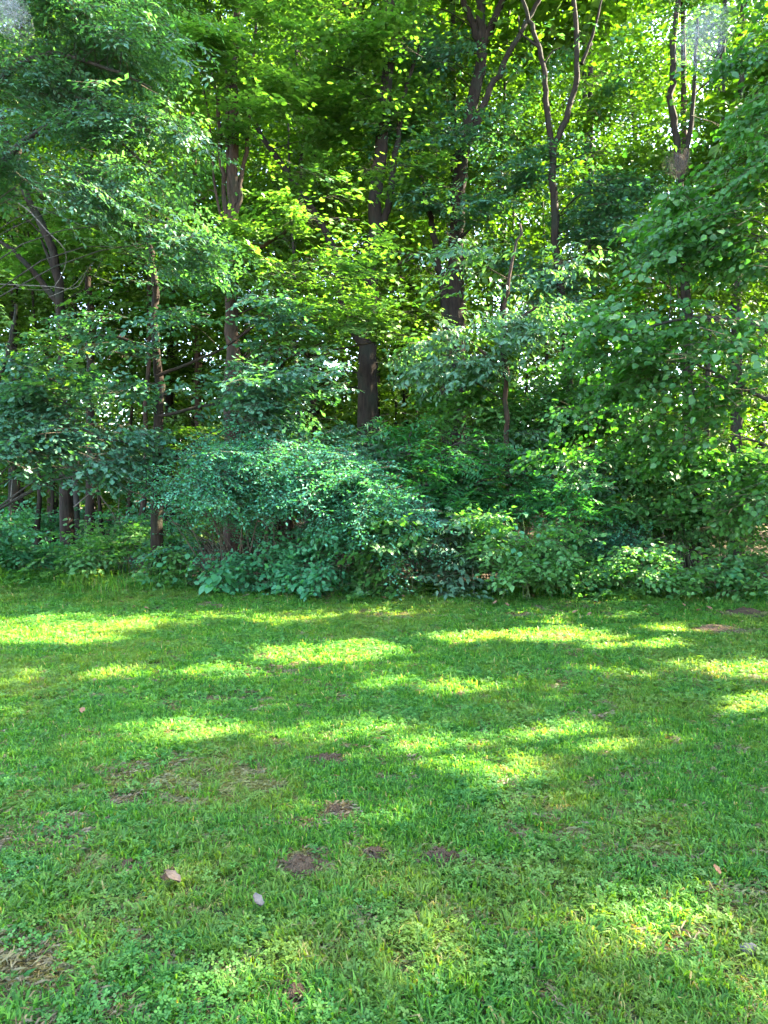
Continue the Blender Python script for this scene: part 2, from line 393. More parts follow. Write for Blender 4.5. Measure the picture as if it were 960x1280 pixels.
def place_sprays(lib, O, D, roll, scl, rg, stone, carve=True):
    """O, D: origins and outward directions; returns V, tri F, tones, material index"""
    n = len(O)
    Y = norm(D); up = np.array([0,0,1.]) + rg.normal(0,.15,(n,3))
    X = norm(np.cross(Y, up)); Z = np.cross(X, Y)
    cr, sr = np.cos(roll)[:,None], np.sin(roll)[:,None]
    X, Z = X*cr+Z*sr, Z*cr-X*sr
    Mx = np.stack([X,Y,Z], 1)*scl[:,None,None]        # rows
    Vs, Fs, Ts, Is = [], [], [], []; off = 0
    which = rg.integers(0, len(lib), n)
    for a, sp in enumerate(lib):
        ii = np.nonzero(which == a)[0]
        if not len(ii): continue
        Ma = Mx[ii]; Oa = O[ii]
        W = np.einsum('mkc,scd->smkd', sp['V'], Ma) + Oa[:,None,None]
        C = np.einsum('mc,scd->smd', sp['C'], Ma) + Oa[:,None]
        W = W.reshape(-1, sp['k'], 3)
        tone = (.62*rg.random((len(ii), sp['m'])) + .38*stone[ii][:,None]).ravel()
        ok = keep_leaf(C, rg) if carve else np.ones(len(W), bool)
        W = W[ok]; tone = tone[ok]
        nf = len(sp['F'])
        F = (np.arange(len(W))[:,None,None]*sp['k'] + sp['F'][None]).reshape(-1,3) + off
        Vs.append(W.reshape(-1,3)); off += W.shape[0]*sp['k']
        Fs.append(F); Ts.append(np.repeat(tone, nf)); Is.append(np.zeros(len(F), int))
        kt = len(sp['TV'])
        if carve:
            kp = keep_leaf(C.mean(1), rg); Ma = Ma[kp]; Oa = Oa[kp]
        if not len(Ma): continue
        TW = np.einsum('mc,scd->smd', sp['TV'], Ma) + Oa[:,None]
        F = (np.arange(len(Ma))[:,None,None]*kt + sp['TF'][None]).reshape(-1,3) + off
        Vs.append(TW.reshape(-1,3)); off += TW.shape[0]*kt
        Fs.append(F); Ts.append(np.zeros(len(F))); Is.append(np.ones(len(F), int))
    return np.vstack(Vs), np.vstack(Fs), np.concatenate(Ts), np.concatenate(Is)

TRIS = [0]; DENS = 1.9
def plant(name, label, cat, base, stems, masses, lib, bark='bark_dark', group=None, parts=('trunk','crown'), lai=3.0,
          seed=0, elev=(-.25,.2), spread=.9, limb=.010, clump=.30, hollow=.5, carve=True, per=11, limb_sides=5, zf=.55, leafmat=None, parent_parts=True):
    """stems: list of (points, r0, r1); masses: (center, radii, lai factor, lib or None)"""
    rg = np.random.default_rng(seed*7919+13)
    base = np.array([base[0], base[1], base[2] if len(base) > 2 else 0.0])
    root = empty(name, tuple(base), label, cat, group)
    T = Tubes()
    paths = []
    for st in stems:
        P, r0, r1 = st[:3]
        P = smooth_path(P, max(8, 4*len(P)))
        L = np.linalg.norm(np.diff(P, axis=0), axis=1).sum()
        P[1:-1] += rg.normal(0, min(.02, L*.004), (len(P)-2, 3))
        sides = 10 if r0 > .06 else 6
        T.add(P, r0, r1, sides, rough=.05, flare=(.5 if (P[0][2] < .2 and r0 > .05) else 0))
        paths.append((P, np.linspace(r0, r1, len(P))))
    AP = np.vstack([p for p,_ in paths]); AR = np.concatenate([r for _,r in paths])
    O, D, ST, LB = [], [], [], []
    for ms in masses:
        c, r = np.asarray(ms[0], float), np.asarray(ms[1], float)
        f = ms[2] if len(ms) > 2 else 1.0
        lb = ms[3] if len(ms) > 3 and ms[3] else lib
        area1 = np.mean([s['area'] for s in LIB[lb]])
        nsp = int(max(4, DENS*f*lai*math.pi*r[0]*r[2]*(1+.25*r[1])/area1*.55))
        K = max(2, nsp//per)
        u = norm(rg.normal(0,1,(K,3)))*(rg.random((K,1))**(hollow*.67))
        cc = c + u*r
        for q in cc:
            dd = np.hypot(AP[:,0]-q[0], AP[:,1]-q[1])
            cost = dd + 1.2*np.abs(AP[:,2]-(q[2]-.35*dd)) + 3*(AP[:,2] > q[2]+.1)
            i = int(np.argmin(cost)); a = AP[i]; dist = np.linalg.norm(q-a)
            if dist > .25 and (not carve or keep_leaf(np.array([q]), rg)[0]):
                mid = a*.5+q*.5 + np.array([0,0,.10*dist]) + rg.normal(0,.05*dist,3)
                rl = min(AR[i]*.7, limb*(.5+.55*dist))
                T.add(smooth_path([a, mid, q], 6), rl, rl*.3, limb_sides)
            out = q-a; out[2] *= .3
            az0 = math.atan2(out[1], out[0])
            n = max(1, int(rg.poisson(nsp/K)))
            az = az0 + rg.normal(0, spread, n); el = rg.uniform(elev[0], elev[1], n)
            d = np.stack([np.cos(az)*np.cos(el), np.sin(az)*np.cos(el), np.sin(el)], 1)
            o = q + rg.normal(0, 1, (n,3))*clump*np.array([1,1,zf])
            Ls = LIB[lb][0]['L']
            O.append(o - d*Ls*.45); D.append(d); ST.append(np.full(n, rg.random())*.6+rg.random(n)*.4); LB += [lb]*n
    tv, tf = T.get()
    tm = mesh(name+'_'+parts[0], tv-base, [tf], [M[bark]], smooth=True)
    to = link(parts[0], tm, root)
    TRIS[0] += 2*len(tf)
    if O:
        O = np.vstack(O); D = np.vstack(D); ST = np.concatenate(ST); LB = np.array(LB)
        Vs, Fs, Ts, Is, off = [], [], [], [], 0
        slots = []
        for lb in dict.fromkeys(LB.tolist()):
            ii = LB == lb; n = int(ii.sum())
            V, F, t_, I = place_sprays(LIB[lb], O[ii], D[ii], rg.normal(0,.25,n), rg.uniform(.75,1.25,n), rg, ST[ii], carve)
            lm = leafmat or M[lb]
            if lm not in slots: slots.append(lm)
            if M['twig'] not in slots: slots.append(M['twig'])
            I = np.where(I == 0, slots.index(lm), slots.index(M['twig']))
            Vs.append(V); Fs.append(F+off); Ts.append(t_); Is.append(I); off += len(V)
        V = np.vstack(Vs); F = np.vstack(Fs)
        above = V[:,2] > .01
        V[:,2] = np.maximum(V[:,2], .01)
        cm = mesh(name+'_'+parts[1], V-base, [F], slots, np.concatenate(Is), np.concatenate(Ts))
        co = link(parts[1], cm, root); co['kind'] = 'stuff'
        TRIS[0] += len(F)
    return root

def mpx(px, py, Y, rx, ry, rd=.8, f=1.0, lib=None):
    """a leaf mass from its place and half-size in the photograph"""
    return (at(px,py,Y), (rx*Y/FPX, rd, ry*Y/FPX), f, lib)
def pth(Y, *pts, dy=None):
    return [at(px,py,Y) for px,py in pts]
def foot(px, Y):
    p = at(px, 640, Y); return (p[0], Y, 0.0)
def stem_down(px, Y, *pts):
    """trunk path from the ground through the photographed points"""
    p = at(pts[0][0], 640, Y)
    return [np.array([at(px,640,Y)[0], Y, -.05])] + [at(a,b,Y) for a,b in pts]

# ------------------------------------------------------------------ ground
def sheet(name, x0, x1, y0, y1, nx, ny, zoff, m, edge=False):
    X = np.linspace(x0,x1,nx); 
    xs = np.repeat(X[None], ny, 0)
    if edge:
        t = np.linspace(0,1,ny)[:,None]; ys = y0+(edge_y(X)[None]+.35-y0)*t
    else: ys = np.repeat(np.linspace(y0,y1,ny)[:,None], nx, 1)
    zs = height(xs,ys)+zoff
    V = np.stack([xs,ys,zs],-1).reshape(-1,3)
    i = np.arange(ny-1)[:,None]*nx; j = np.arange(nx-1)[None]
    F = np.stack([i+j,i+j+1,i+nx+j+1,i+nx+j],-1).reshape(-1,4)
    o = link(name, mesh(name, V, [F], [m], smooth=True)); o['kind'] = 'structure'
    return o
sheet('forest_floor', -300, 300, -300, 300, 101, 101, -.09, M['litter'])
sheet('lawn', -30, 32, -14, 0, 200, 120, .0, M['lawn'], edge=True)

# ------------------------------------------------------------------ the trees one can tell apart
def top(x, y, z, rx, rz, f=1.0): return ((x,y,z),(rx,rx,rz),f,'edge')

Y = 14.0
plant('maple_tree', 'many-stemmed maple with upright dark stems and a sunlit pale green bough reaching right', 'tree', foot(290,Y),
  [(stem_down(290,Y,(290,480),(291,400),(289,300),(291,200),(292,100),(296,0),(300,-140)), .15, .05),
   (pth(Y,(288,330),(282,270),(277,200),(268,110),(262,20),(255,-60)), .055, .02),
   (pth(Y,(290,300),(303,220),(310,150),(318,60),(325,-40)), .05, .02),
   (pth(Y,(288,310),(270,240),(262,150),(250,90)), .03, .012),
   (pth(Y,(292,280),(284,180),(283,100),(275,20)), .06, .02),
   (pth(Y,(292,330),(340,300),(390,275),(450,275)), .045, .012)],
  [mpx(300,120,Y,75,55), mpx(330,170,Y-.4,60,35), mpx(250,50,Y,60,50), mpx(340,40,Y,70,50), mpx(294,60,Y-.7,50,38,.4,1.5), mpx(290,335,Y-.6,36,26,.4,1.4), mpx(262,110,Y-.6,34,24,.4,1.0)]
  + [mpx(a,b,Y-d,rx,9,.8,3.0) for a,b,rx,d in ((385,243,62,.7),(420,262,80,.9),(370,275,60,.6),(455,285,80,1.1),(395,303,85,.9),(350,325,60,.5),(450,325,90,1.2),(400,350,80,.9),(470,355,80,1.3),
      (430,380,95,1.2),(500,392,70,1.5),(470,405,70,1.4),(385,408,60,.8),(520,415,40,1.5),(370,375,50,.6),(330,285,30,.3))]
  + [mpx(240,130,Y+.3,40,50,.8,.7),
   mpx(420,210,Y+.2,60,30,.8,.8), mpx(240,220,Y+.6,40,60,.8,.6), mpx(260,-10,Y,90,30), mpx(230,90,Y+.8,50,60), mpx(330,330,Y+.6,50,60,.8,.5), top(-2.8,Y,14.5,2.4,3.0,.6)],
  'maple', 'bark_red', seed=1, elev=(-.25,.08), zf=.28)
Y = 15.6
plant('oak_tree', 'thick dark oak whose bare trunk shows low in the centre, one side lit', 'tree', foot(461,Y),
  [(stem_down(461,Y,(461,510),(459,450),(462,390),(466,323),(470,250),(482,120),(486,0),(488,-200)), .225, .09),
   (pth(Y,(459,440),(432,390),(420,330),(405,285),(345,195),(300,130)), .12, .04),
   (pth(Y,(467,310),(484,262),(494,200),(505,120),(530,40)), .09, .03),
   (pth(Y,(455,470),(440,465),(425,472)), .02, .008), (pth(Y,(455,488),(440,484),(424,486)), .018, .008)],
  [mpx(480,60,Y,80,60,1.2), mpx(400,90,Y+.3,90,60,1.2), mpx(500,140,Y,60,55,1.0), mpx(440,160,Y+.4,60,45,1,.8), mpx(400,20,Y,90,50,1.2),
   mpx(520,230,Y+.3,45,50,.8,.6), mpx(483,150,Y-.8,38,45,.4,1.3), mpx(482,40,Y-.8,45,50,.4,1.2), mpx(455,200,Y-.8,30,16,.4,1.1), top(.2,Y+.5,14.5,3.2,3.5,.6)],
  'maple', 'bark_dark', seed=2)
Y = 16.2
plant('twin_trunk_tree', 'tall tree with two dark trunks close together and forked limbs at the top', 'tree', foot(566,Y),
  [(stem_down(568,Y,(569,380),(571,300),(576,215),(592,125),(603,70),(601,20),(600,-60),(598,-220)), .20, .07),
   (stem_down(561,Y,(556,382),(548,335),(541,285),(536,260),(520,200)), .12, .03),
   (pth(Y,(602,62),(592,30),(575,-10),(560,-80)), .09, .04), (pth(Y,(603,56),(618,25),(630,-10),(645,-80)), .10, .04),
   (pth(Y-.3,(590,170),(616,108),(640,60),(660,22),(680,-10),(700,-60)), .075, .03),
   (pth(Y-.3,(572,300),(584,290),(592,282)), .04, .015)],
  [mpx(555,110,Y-.3,45,70,.9,1.1), mpx(540,200,Y-.6,55,40,.9), mpx(610,190,Y-.6,60,45,.9), mpx(560,250,Y-1,60,22,.6,1.2), mpx(640,240,Y-.8,60,45,.9),
   mpx(530,40,Y,40,50,.9,.8), mpx(660,130,Y,50,40,.9,.5), mpx(620,330,Y,50,40,.8,.5), mpx(580,175,Y-.9,42,32,.4,1.5), mpx(545,225,Y-1,40,16,.4,1.3), mpx(640,170,Y-.8,40,35,.4,1), top(1.8,Y+.5,15,3.0,3.5,.6)],
  'oak', 'bark_dark', seed=3)
Y = 15.2
plant('forked_tree', 'slender grey tree forking into two crooked stems right of the twin trunks', 'tree', foot(712,Y),
  [(stem_down(716,Y,(712,500),(706,420),(698,330),(693,250),(691,190),(707,149),(721,92),(717,10),(712,-120)), .105, .04),
   (pth(Y,(691,192),(684,140),(680,92),(668,41),(655,5),(640,-60)), .065, .03),
   (pth(Y,(674,60),(662,50),(650,40),(648,20)), .03, .012), (pth(Y,(680,80),(690,65),(700,60)), .022, .01),
   (pth(Y,(727,80),(742,40),(752,0)), .04, .02)],
  [mpx(715,60,Y,60,50,1,.8), mpx(740,110,Y+.5,50,50,1,.9,'bright'), mpx(770,150,Y+1,55,55,1,1.1,'bright'), mpx(660,60,Y+.6,50,40,1,.6), mpx(740,240,Y,55,50,1,.8),
   mpx(760,50,Y,60,50,1,.7,'bright'), mpx(720,320,Y+.2,60,50,1,.8), mpx(790,280,Y,50,60,1,.8), mpx(706,365,Y-.7,40,38,.4,1.5), mpx(712,215,Y-.6,40,18,.4,1.0), mpx(735,170,Y-.4,30,25,.4,.9), top(4.2,Y+.4,14.5,2.8,3.2,.6)],
  'oak', 'bark_dark', seed=4)
Y = 12.3
plant('dogwood_tree', 'pale drooping layered dogwood in front of the slender forked tree', 'tree', foot(640,Y),
  [(stem_down(640,Y,(634,560),(632,460),(628,400),(640,330),(650,280)), .055, .02),
   (pth(Y,(632,470),(590,430),(540,425),(510,440)), .03, .01), (pth(Y,(630,420),(670,385),(720,390),(745,400)), .03, .01)],
  [mpx(545,435,Y-.3,50,22,.7,1.6), mpx(610,345,Y,50,35,.7,1.4), mpx(660,380,Y-.2,60,30,.8,1.5), mpx(600,410,Y-.4,60,30,.7,1.3), mpx(690,420,Y-.2,50,25,.7,1.4),
   mpx(650,460,Y-.3,60,25,.7,1.3), mpx(580,460,Y,50,25,.7,1.2), mpx(700,350,Y+.3,40,35,.6,1)],
  'dogwood', 'bark_red', seed=5, elev=(-.35,.08), clump=.32, zf=.35)
Y = 9.6
plant('redbud_tree', 'glossy broad-leaved tree leaning in from the right edge of the lawn', 'tree', (at(1010,640,Y)[0],Y,0),
  [(stem_down(1010,Y,(1005,600),(985,400),(975,250),(985,80),(1010,-120)), .11, .04),
   (pth(Y,(1000,520),(960,500),(900,470),(870,455)), .04, .012), (pth(Y,(985,420),(920,400),(850,400),(780,420)), .045, .012),
   ],
  [mpx(925,185,Y,50,60,.9,1.2), mpx(935,80,Y,45,45,.9,.9), mpx(880,270,Y,75,40,.9,1.2), mpx(930,330,Y+.2,60,40,.9,1), mpx(810,400,Y-.2,75,35,.8,1.3), mpx(880,430,Y-.2,80,40,.9,1.3),
   mpx(940,450,Y,50,50,.9,1.2), mpx(810,500,Y+.3,95,40,.9,1.2), mpx(900,520,Y+.3,70,40,.9,1.1), mpx(770,450,Y+.2,50,40,.8,1.1), mpx(830,340,Y+.3,50,30,.8,1), mpx(850,565,Y+.5,80,35,.8,1.1), mpx(930,590,Y+.5,60,40,.8,1.1), mpx(770,545,Y+.8,60,35,.7,1.0), mpx(890,630,Y+.9,70,25,.5,.8), ((6.3,Y,8.6),(1.6,1.5,1.5),.8)],
  'redbud', 'bark_grey', lai=4.4, seed=6, elev=(-.45,.15))
Y = 10.8
plant('hickory_tree', 'silvery blue-green tree with boughs sloping down to the right, filling the upper left corner', 'tree', (at(-70,640,Y)[0],Y,0),
  [(stem_down(-70,Y,(-60,500),(-45,300),(-30,100),(-20,-100)), .16, .06),
   (pth(Y,(-40,260),(40,170),(120,160),(200,220)), .06, .012), (pth(Y,(-32,120),(50,70),(120,80),(190,110)), .05, .012)],
  [mpx(70,110,Y,80,55,1,1.2), mpx(150,150,Y,70,50,.9,1.2), mpx(130,225,Y-.2,80,40,.9,1.3), mpx(200,270,Y-.2,50,40,.8,1.3), mpx(60,40,Y,70,45,1,1), mpx(120,0,Y,90,35,1,1), mpx(160,60,Y+.2,60,45,.9,.9),
   mpx(30,190,Y+.2,60,45,.9,.9), mpx(210,200,Y,30,50,.8,.9), mpx(230,310,Y-.1,40,25,.6,1), ((-5.4,Y,9.3),(2,1.5,1.6),.8)],
  'hickory', 'bark_grey', seed=7, elev=(-.45,.05), spread=.7, zf=.35, limb=.005)
Y = 12.2
plant('oak_sapling', 'bluish green young oak with layered sprays on a thin dark trunk left of the maple', 'tree', foot(197,Y),
  [(stem_down(198,Y,(197,520),(196,430),(192,360),(188,320),(180,260)), .085, .03),
   (pth(Y-.3,(197,470),(270,440),(330,400)), .03, .01), (pth(Y-.3,(198,520),(290,500),(380,480)), .03, .01), (pth(Y-.3,(196,440),(140,420),(90,430)), .03, .01)],
  [mpx(250,415,Y-.5,65,20,.6,1.8), mpx(315,385,Y-.7,45,22,.6,1.8), mpx(235,490,Y-.5,75,18,.6,1.8), mpx(330,500,Y-.7,85,25,.7,1.7), mpx(370,465,Y-.8,42,30,.7,1.6),
   mpx(130,420,Y-.3,60,30,.7,1.3), mpx(385,532,Y-.6,50,22,.6,1.4), mpx(240,350,Y,50,30,.6,1), mpx(355,430,Y-.4,45,20,.6,1.2), mpx(150,480,Y,60,20,.6,1)],
  'oak', 'bark_dark', seed=8, elev=(-.25,.1), clump=.3, zf=.3)
Y = 11.4
plant('white_oak_sapling', 'low grey-green sapling spreading over the dark hollow at the left edge', 'tree', foot(-25,Y),
  [(stem_down(-25,Y,(-20,600),(-10,500),(10,430),(20,380)), .06, .02),
   (pth(Y,(-15,560),(60,530),(140,550),(190,560)), .028, .008), (pth(Y,(-5,480),(50,470),(110,500)), .025, .008)],
  [mpx(40,520,Y,65,35,.8,1.5), mpx(110,550,Y-.2,75,32,.8,1.6), mpx(40,450,Y,55,40,.8,1.2), mpx(160,575,Y-.2,55,22,.6,1.3), mpx(20,578,Y,45,16,.6,1.3), mpx(95,590,Y-.1,60,14,.5,1.2), mpx(90,480,Y+.2,60,35,.7,1)],
  'oak', 'bark_grey', lai=3.6, seed=9, elev=(-.4,.1), clump=.32, zf=.4)
Y = 11.0
plant('maple_sapling', 'small bright green maple sapling poking in at the left edge', 'tree', foot(-60,Y),
  [(stem_down(-60,Y,(-55,520),(-35,450),(0,440)), .03, .01)],
  [mpx(10,440,Y,40,30,.6,1.4), mpx(15,475,Y-.1,45,14,.5,1.5), mpx(-20,400,Y,40,40,.6,1)], 'maple', 'bark_grey', seed=10, clump=.25)
Y = 15.4
plant('leaning_tree', 'dark tree leaning left with bare crooked limbs behind the left sprays', 'tree', foot(82,Y),
  [(stem_down(84,Y,(80,440),(70,340),(54,284),(30,240),(0,150),(-30,40)), .105, .05),
   (pth(Y,(74,380),(46,345),(14,312),(-20,290)), .07, .03), (pth(Y,(72,350),(60,320),(52,300)), .05, .02),
   (pth(Y,(60,300),(40,280),(0,245)), .02, .012)],
  [mpx(60,300,Y+.4,80,50,1,.5), mpx(20,340,Y+.2,60,40,.8,.5), mpx(30,60,Y+.5,80,60,1.2,.8), mpx(110,300,Y+.5,60,40,.9,.5), mpx(120,360,Y,50,30,.8,.5), top(-8,Y,14,2.6,3,.5)],
  'maple', 'bark_dark', seed=11)
Y = 17.5
plant('straight_tree', 'thin straight dark trunk just right of the leaning tree', 'tree', foot(112,Y),
  [(stem_down(113,Y,(112,430),(111,360),(110,290),(112,150),(118,0),(120,-200)), .085, .045)],
  [mpx(140,260,Y,60,50,1,.6), mpx(160,40,Y,80,60,1.2,.9), mpx(100,140,Y,70,60,1,.8), mpx(190,330,Y-.6,40,18,.6,.8), top(-6.8,Y,15,2.6,3,.5)], 'bright', 'bark_dark', seed=12)
Y = 14.6
plant('web_tree', 'slender tree at upper right carrying greyish silk webs on its trunk', 'tree', foot(862,Y),
  [(stem_down(866,Y,(860,420),(853,300),(848,205),(842,140),(841,70),(850,-20),(855,-150)), .095, .04), (pth(Y,(850,230),(862,170),(868,100),(872,20)), .06, .025)],
  [mpx(820,100,Y,60,60,1,.8), mpx(870,60,Y,60,50,1,.8), mpx(820,200,Y,50,40,.9,.8), mpx(850,300,Y,60,40,1,.7), mpx(890,380,Y,50,40,.9,.6), mpx(858,265,Y-.6,40,45,.4,1.2,'oak'), mpx(800,60,Y-.4,45,35,.5,1,'oak'), mpx(835,25,Y-.5,40,25,.4,1,'oak'), top(6.5,Y+.6,14,2.6,3,.6)], 'bright', 'bark_dark', seed=13)
Y = 17.0
plant('grey_trunk_tree', 'straight grey-brown trunk showing through a yellow-green gap at the right', 'tree', foot(921,Y),
  [(stem_down(921,Y,(921,420),(920,340),(922,260),(926,100),(930,-80)), .125, .06)],
  [mpx(900,220,Y,70,60,1.2,.7), mpx(950,100,Y,70,80,1.2,.7), top(8.3,Y,13.5,2.8,3.5,.6)], 'bright', 'bark_grey', seed=14)
Y = 17.6
plant('thin_tree', 'thin pale-edged trunk left of the grey-brown trunk at the right', 'tree', foot(888,Y),
  [(stem_down(884,Y,(886,380),(892,320),(897,260),(905,120),(905,-60)), .06, .03)],
  [mpx(870,180,Y,60,60,1,.6), top(8,Y,12.5,2.0,3,.5)], 'bright', 'bark_grey', seed=15)
Y = 18.5
plant('pale_trunk_tree', 'thin sunlit pale trunk standing between the twin trunks and the forked tree', 'tree', foot(630,Y),
  [(stem_down(628,Y,(629,380),(628,300),(626,230),(632,100),(640,-60)), .065, .03), (pth(Y,(630,330),(640,290),(644,240),(650,180)), .04, .015)],
  [mpx(640,200,Y,60,60,1,.5), mpx(610,120,Y,70,60,1,.5), top(2.9,Y,14,2.4,3,.5)], 'bright', 'bark_grey', seed=16)
Y = 13.0
plant('walnut_sapling', 'young sapling with feathery pinnate leaves in front of the centre oak trunk', 'tree', foot(520,Y-1),
  [(stem_down(520,Y-1,(516,600),(512,560),(515,530)), .022, .01), (pth(Y-1,(516,590),(560,560),(590,545)), .014, .006), (pth(Y-1,(514,570),(480,545),(465,540)), .012, .006)],
  [mpx(500,540,Y-1,45,10,.5,2.2), mpx(570,560,Y-1.1,60,18,.6,2), mpx(490,580,Y-1,50,14,.5,1.8), mpx(600,600,Y-1,70,25,.6,1.6), mpx(540,590,Y-1,40,22,.5,1.6), mpx(640,575,Y-1,50,18,.5,1.5)],
  'walnut', 'bark_grey', seed=17, elev=(-.2,.2), clump=.22, per=5)

# ------------------------------------------------------------------ shrubs and weeds along the lawn edge
def bush(name, label, px, Y, masses, lib, seed, lai=3.6, group=None, cat='shrub', elev=(-.3,.6), clump=.2, nst=7, leaves=0, spread=1.2, **kw):
    b = foot(px, Y)
    rg = np.random.default_rng(seed)
    stems = []
    for i in range(nst):
        m = masses[i % len(masses)]
        e = np.asarray(m[0]) + rg.normal(0,.35,3)*np.asarray(m[1]); e[2] = max(e[2], .25)
        s = np.array([b[0]+rg.normal(0,.18)+.35*(e[0]-b[0]), b[1]+rg.normal(0,.1), -.03])
        mid = s*.45+e*.55; mid[2] = e[2]*.75
        stems.append(([s, mid, e], .011, .004))
    root = plant(name, label, cat, b, stems, masses, lib, kw.pop('bark','stem_green'), group, ('stems','foliage'), lai, seed, elev, spread, .003, clump, .6, limb_sides=3, per=6, carve=False, **kw)
    return root, masses
Y = 11.25
bush('honeysuckle_bush', 'large bluish green honeysuckle mound arching over a dark twiggy hollow', 340, Y,
  [mpx(330,583,Y-.3,125,38,1.0,2.0), mpx(255,608,Y-.4,55,26,.8,1.8), mpx(430,605,Y-.4,75,42,.9,1.9), mpx(380,558,Y,70,18,.7,1.2), mpx(475,650,Y-.6,50,40,.7,1.6), mpx(180,603,Y-.3,30,8,.4,1.2),
   mpx(320,550,Y+.1,60,12,.6,1.2), mpx(420,655,Y-.3,40,25,.5,1.0)],
  'shrub', 20, 3.0, elev=(-.3,.45), clump=.20, nst=16, bark='twig')
bush('twiggy_bush', 'brownish thin-leaved undergrowth inside the dark hollow below the honeysuckle mound', 330, 11.8, [mpx(320,655,12.0,95,40,.4,.5), mpx(245,650,12.0,40,40,.4,.5)], 'shrub', 21, 2.0, nst=34, bark='twig')

front = [
 # px, Y, masses, species, label
 (5, 12.6, [(5,680,50,28),(-20,660,40,25),(45,695,30,15)], 'bramble', 'bluish leafy weeds in the left corner at the edge of the grass'),
 (125, 12.6, [(130,680,40,25),(100,695,40,18),(150,665,25,14)], 'bramble', 'low leafy bush between the left corner weeds and the tall grass'),
 (230, 11.9, [(230,706,40,24),(205,722,35,14)], 'bramble', 'leafy weed clump left of the big-leaved plant'),
 (330, 11.3, [(330,708,45,26),(355,690,35,18),(310,726,40,12)], 'bramble', 'dense dark bush below the left half of the honeysuckle mound'),
 (405, 11.0, [(400,700,45,35),(430,670,35,20),(390,725,45,15)], 'bramble', 'heart-leaved bush under the right end of the honeysuckle mound'),
 (480, 10.8, [(485,690,55,42),(510,655,45,20),(470,725,50,16)], 'redbud', 'broad dense bush in the middle of the lawn edge'),
 (575, 11.1, [(570,695,45,38),(590,660,45,24),(560,728,45,14)], 'dogwood', 'bush with bare gaps at its foot just right of the middle'),
 (660, 10.7, [(660,678,56,38),(665,715,52,25),(640,650,40,14)], 'bramble', 'rounded bright-leaved bush standing out right of the middle'),
 (750, 11.9, [(745,680,40,35),(770,660,40,25),(735,710,30,20)], 'shrub', 'small dark rounded bush in the shade right of the bright-leaved bush'),
 (735, 11.0, [(735,722,25,14)], 'bramble', 'small pale-leaved weed at the foot of the dark rounded bush'),
 (800, 10.9, [(800,705,42,28),(830,715,35,20),(775,720,25,14)], 'bramble', 'sunlit leafy weed patch below the dry stalks'),
 (505, 11.6, [(505,615,40,28),(480,640,30,20)], 'walnut', 'upright feathery shoots above the right shoulder of the honeysuckle mound'),
 (705, 11.4, [(705,640,26,45),(720,610,22,30)], 'walnut', 'tall leafy weed stem between the rounded bush and the dark bush'),
 (890, 11.0, [(885,718,35,18),(905,705,25,16)], 'bramble', 'pale sunlit weeds right of the dry stalks'),
 (945, 10.9, [(945,722,30,20),(960,705,30,22)], 'bramble', 'dark leafy weeds at the right edge of the lawn'),
 (620, 12.0, [(620,630,60,28),(580,630,45,22),(660,620,40,22)], 'walnut', 'green shoots rising behind the rounded bright-leaved bush'),
 (540, 12.1, [(540,640,45,25),(510,620,35,22)], 'bramble', 'leafy shoots above the middle bush'),
 (720, 12.6, [(710,600,55,35),(760,590,45,35),(690,560,40,25)], 'dogwood', 'dense leafy shrub under the right-hand broad leaves'),
 (850, 12.3, [(850,640,70,40),(900,650,60,35),(800,630,50,35)], 'bramble', 'dark fine-leaved thicket behind the dry stalks'),
 (900, 12.0, [(900,590,70,35),(950,610,50,45),(830,580,60,30)], 'bramble', 'shaded thicket below the leaning broad-leaved tree'),
 (620, 13.2, [(590,510,60,28),(650,520,60,30),(700,490,50,30),(620,560,70,20)], 'bramble', 'tall green shrub beneath the pale drooping dogwood'),
 (770, 13.0, [(760,530,60,40),(720,540,40,30),(810,560,50,35)], 'redbud', 'tall dark shrub just left of the leaning broad-leaved tree'),
 (440, 12.6, [(440,560,50,28),(470,600,45,28),(420,590,40,20)], 'dogwood', 'grey-green shrub rising behind the honeysuckle mound'),
 (60, 13.6, [(60,690,60,14),(130,690,50,12)], 'bramble', 'low weeds at the mouth of the dark hollow on the left'),
]
for i, (px, Y, ms, lib, label) in enumerate(front):
    bush('leafy_bush' if lib != 'walnut' else 'leafy_shoots', label, px, Y, [mpx(a,b,Y,rx,ry,.35 + .004*rx,1.4) for a,b,rx,ry in ms], lib, 40+i, group='bushes and weeds along the lawn edge', nst=9, leafmat=M['warm'] if (lib == 'bramble' and px > 590) or px in (125, 230) else None)

# big leaves one can pick out singly
def big_leaf_mesh(name, wd, m, tone):
    n = 5; V = []; 
    prof = [0,.62,1,.92,.55,0]
    for i in range(6):
        t = i/5; wv = prof[i]*wd*.5
        z = -.22*t*t
        V += [(-wv, t, z+.10*wv), (0,t,z-.02), (wv,t,z+.10*wv)]
    F = []
    for i in range(5):
        a = i*3; F += [(a,a+1,a+4,a+3),(a+1,a+2,a+5,a+4)]
    return mesh(name, np.array(V), [np.array(F)], [m], tone=np.full(len(F), tone), smooth=True)
BL = [big_leaf_mesh('broad_leaf', wd, M['bramble'], t) for wd, t in ((.75,.4),(.85,.6),(.65,.75),(.8,.9))]
def add_leaves(root, masses, n, size, seed):
    rg = np.random.default_rng(seed); b = np.array(root.location)
    for k in range(n):
        c, r = masses[rg.integers(len(masses))][:2]; c = np.asarray(c); r = np.asarray(r)
        u = norm(rg.normal(0,1,3)); u[1] = -abs(u[1])
        p = c + u*r*rg.uniform(.85,1.1); p[2] = max(p[2], .06)
        o = link('leaf', BL[rg.integers(4)], root)
        s = size*rg.uniform(.7,1.2)
        o.location = tuple(p-b); o.scale = (s,s,s)
        o.rotation_euler = (rg.uniform(-.9,.05), rg.normal(0,.3), math.atan2(u[1],u[0]) - math.pi/2 + rg.normal(0,.6))
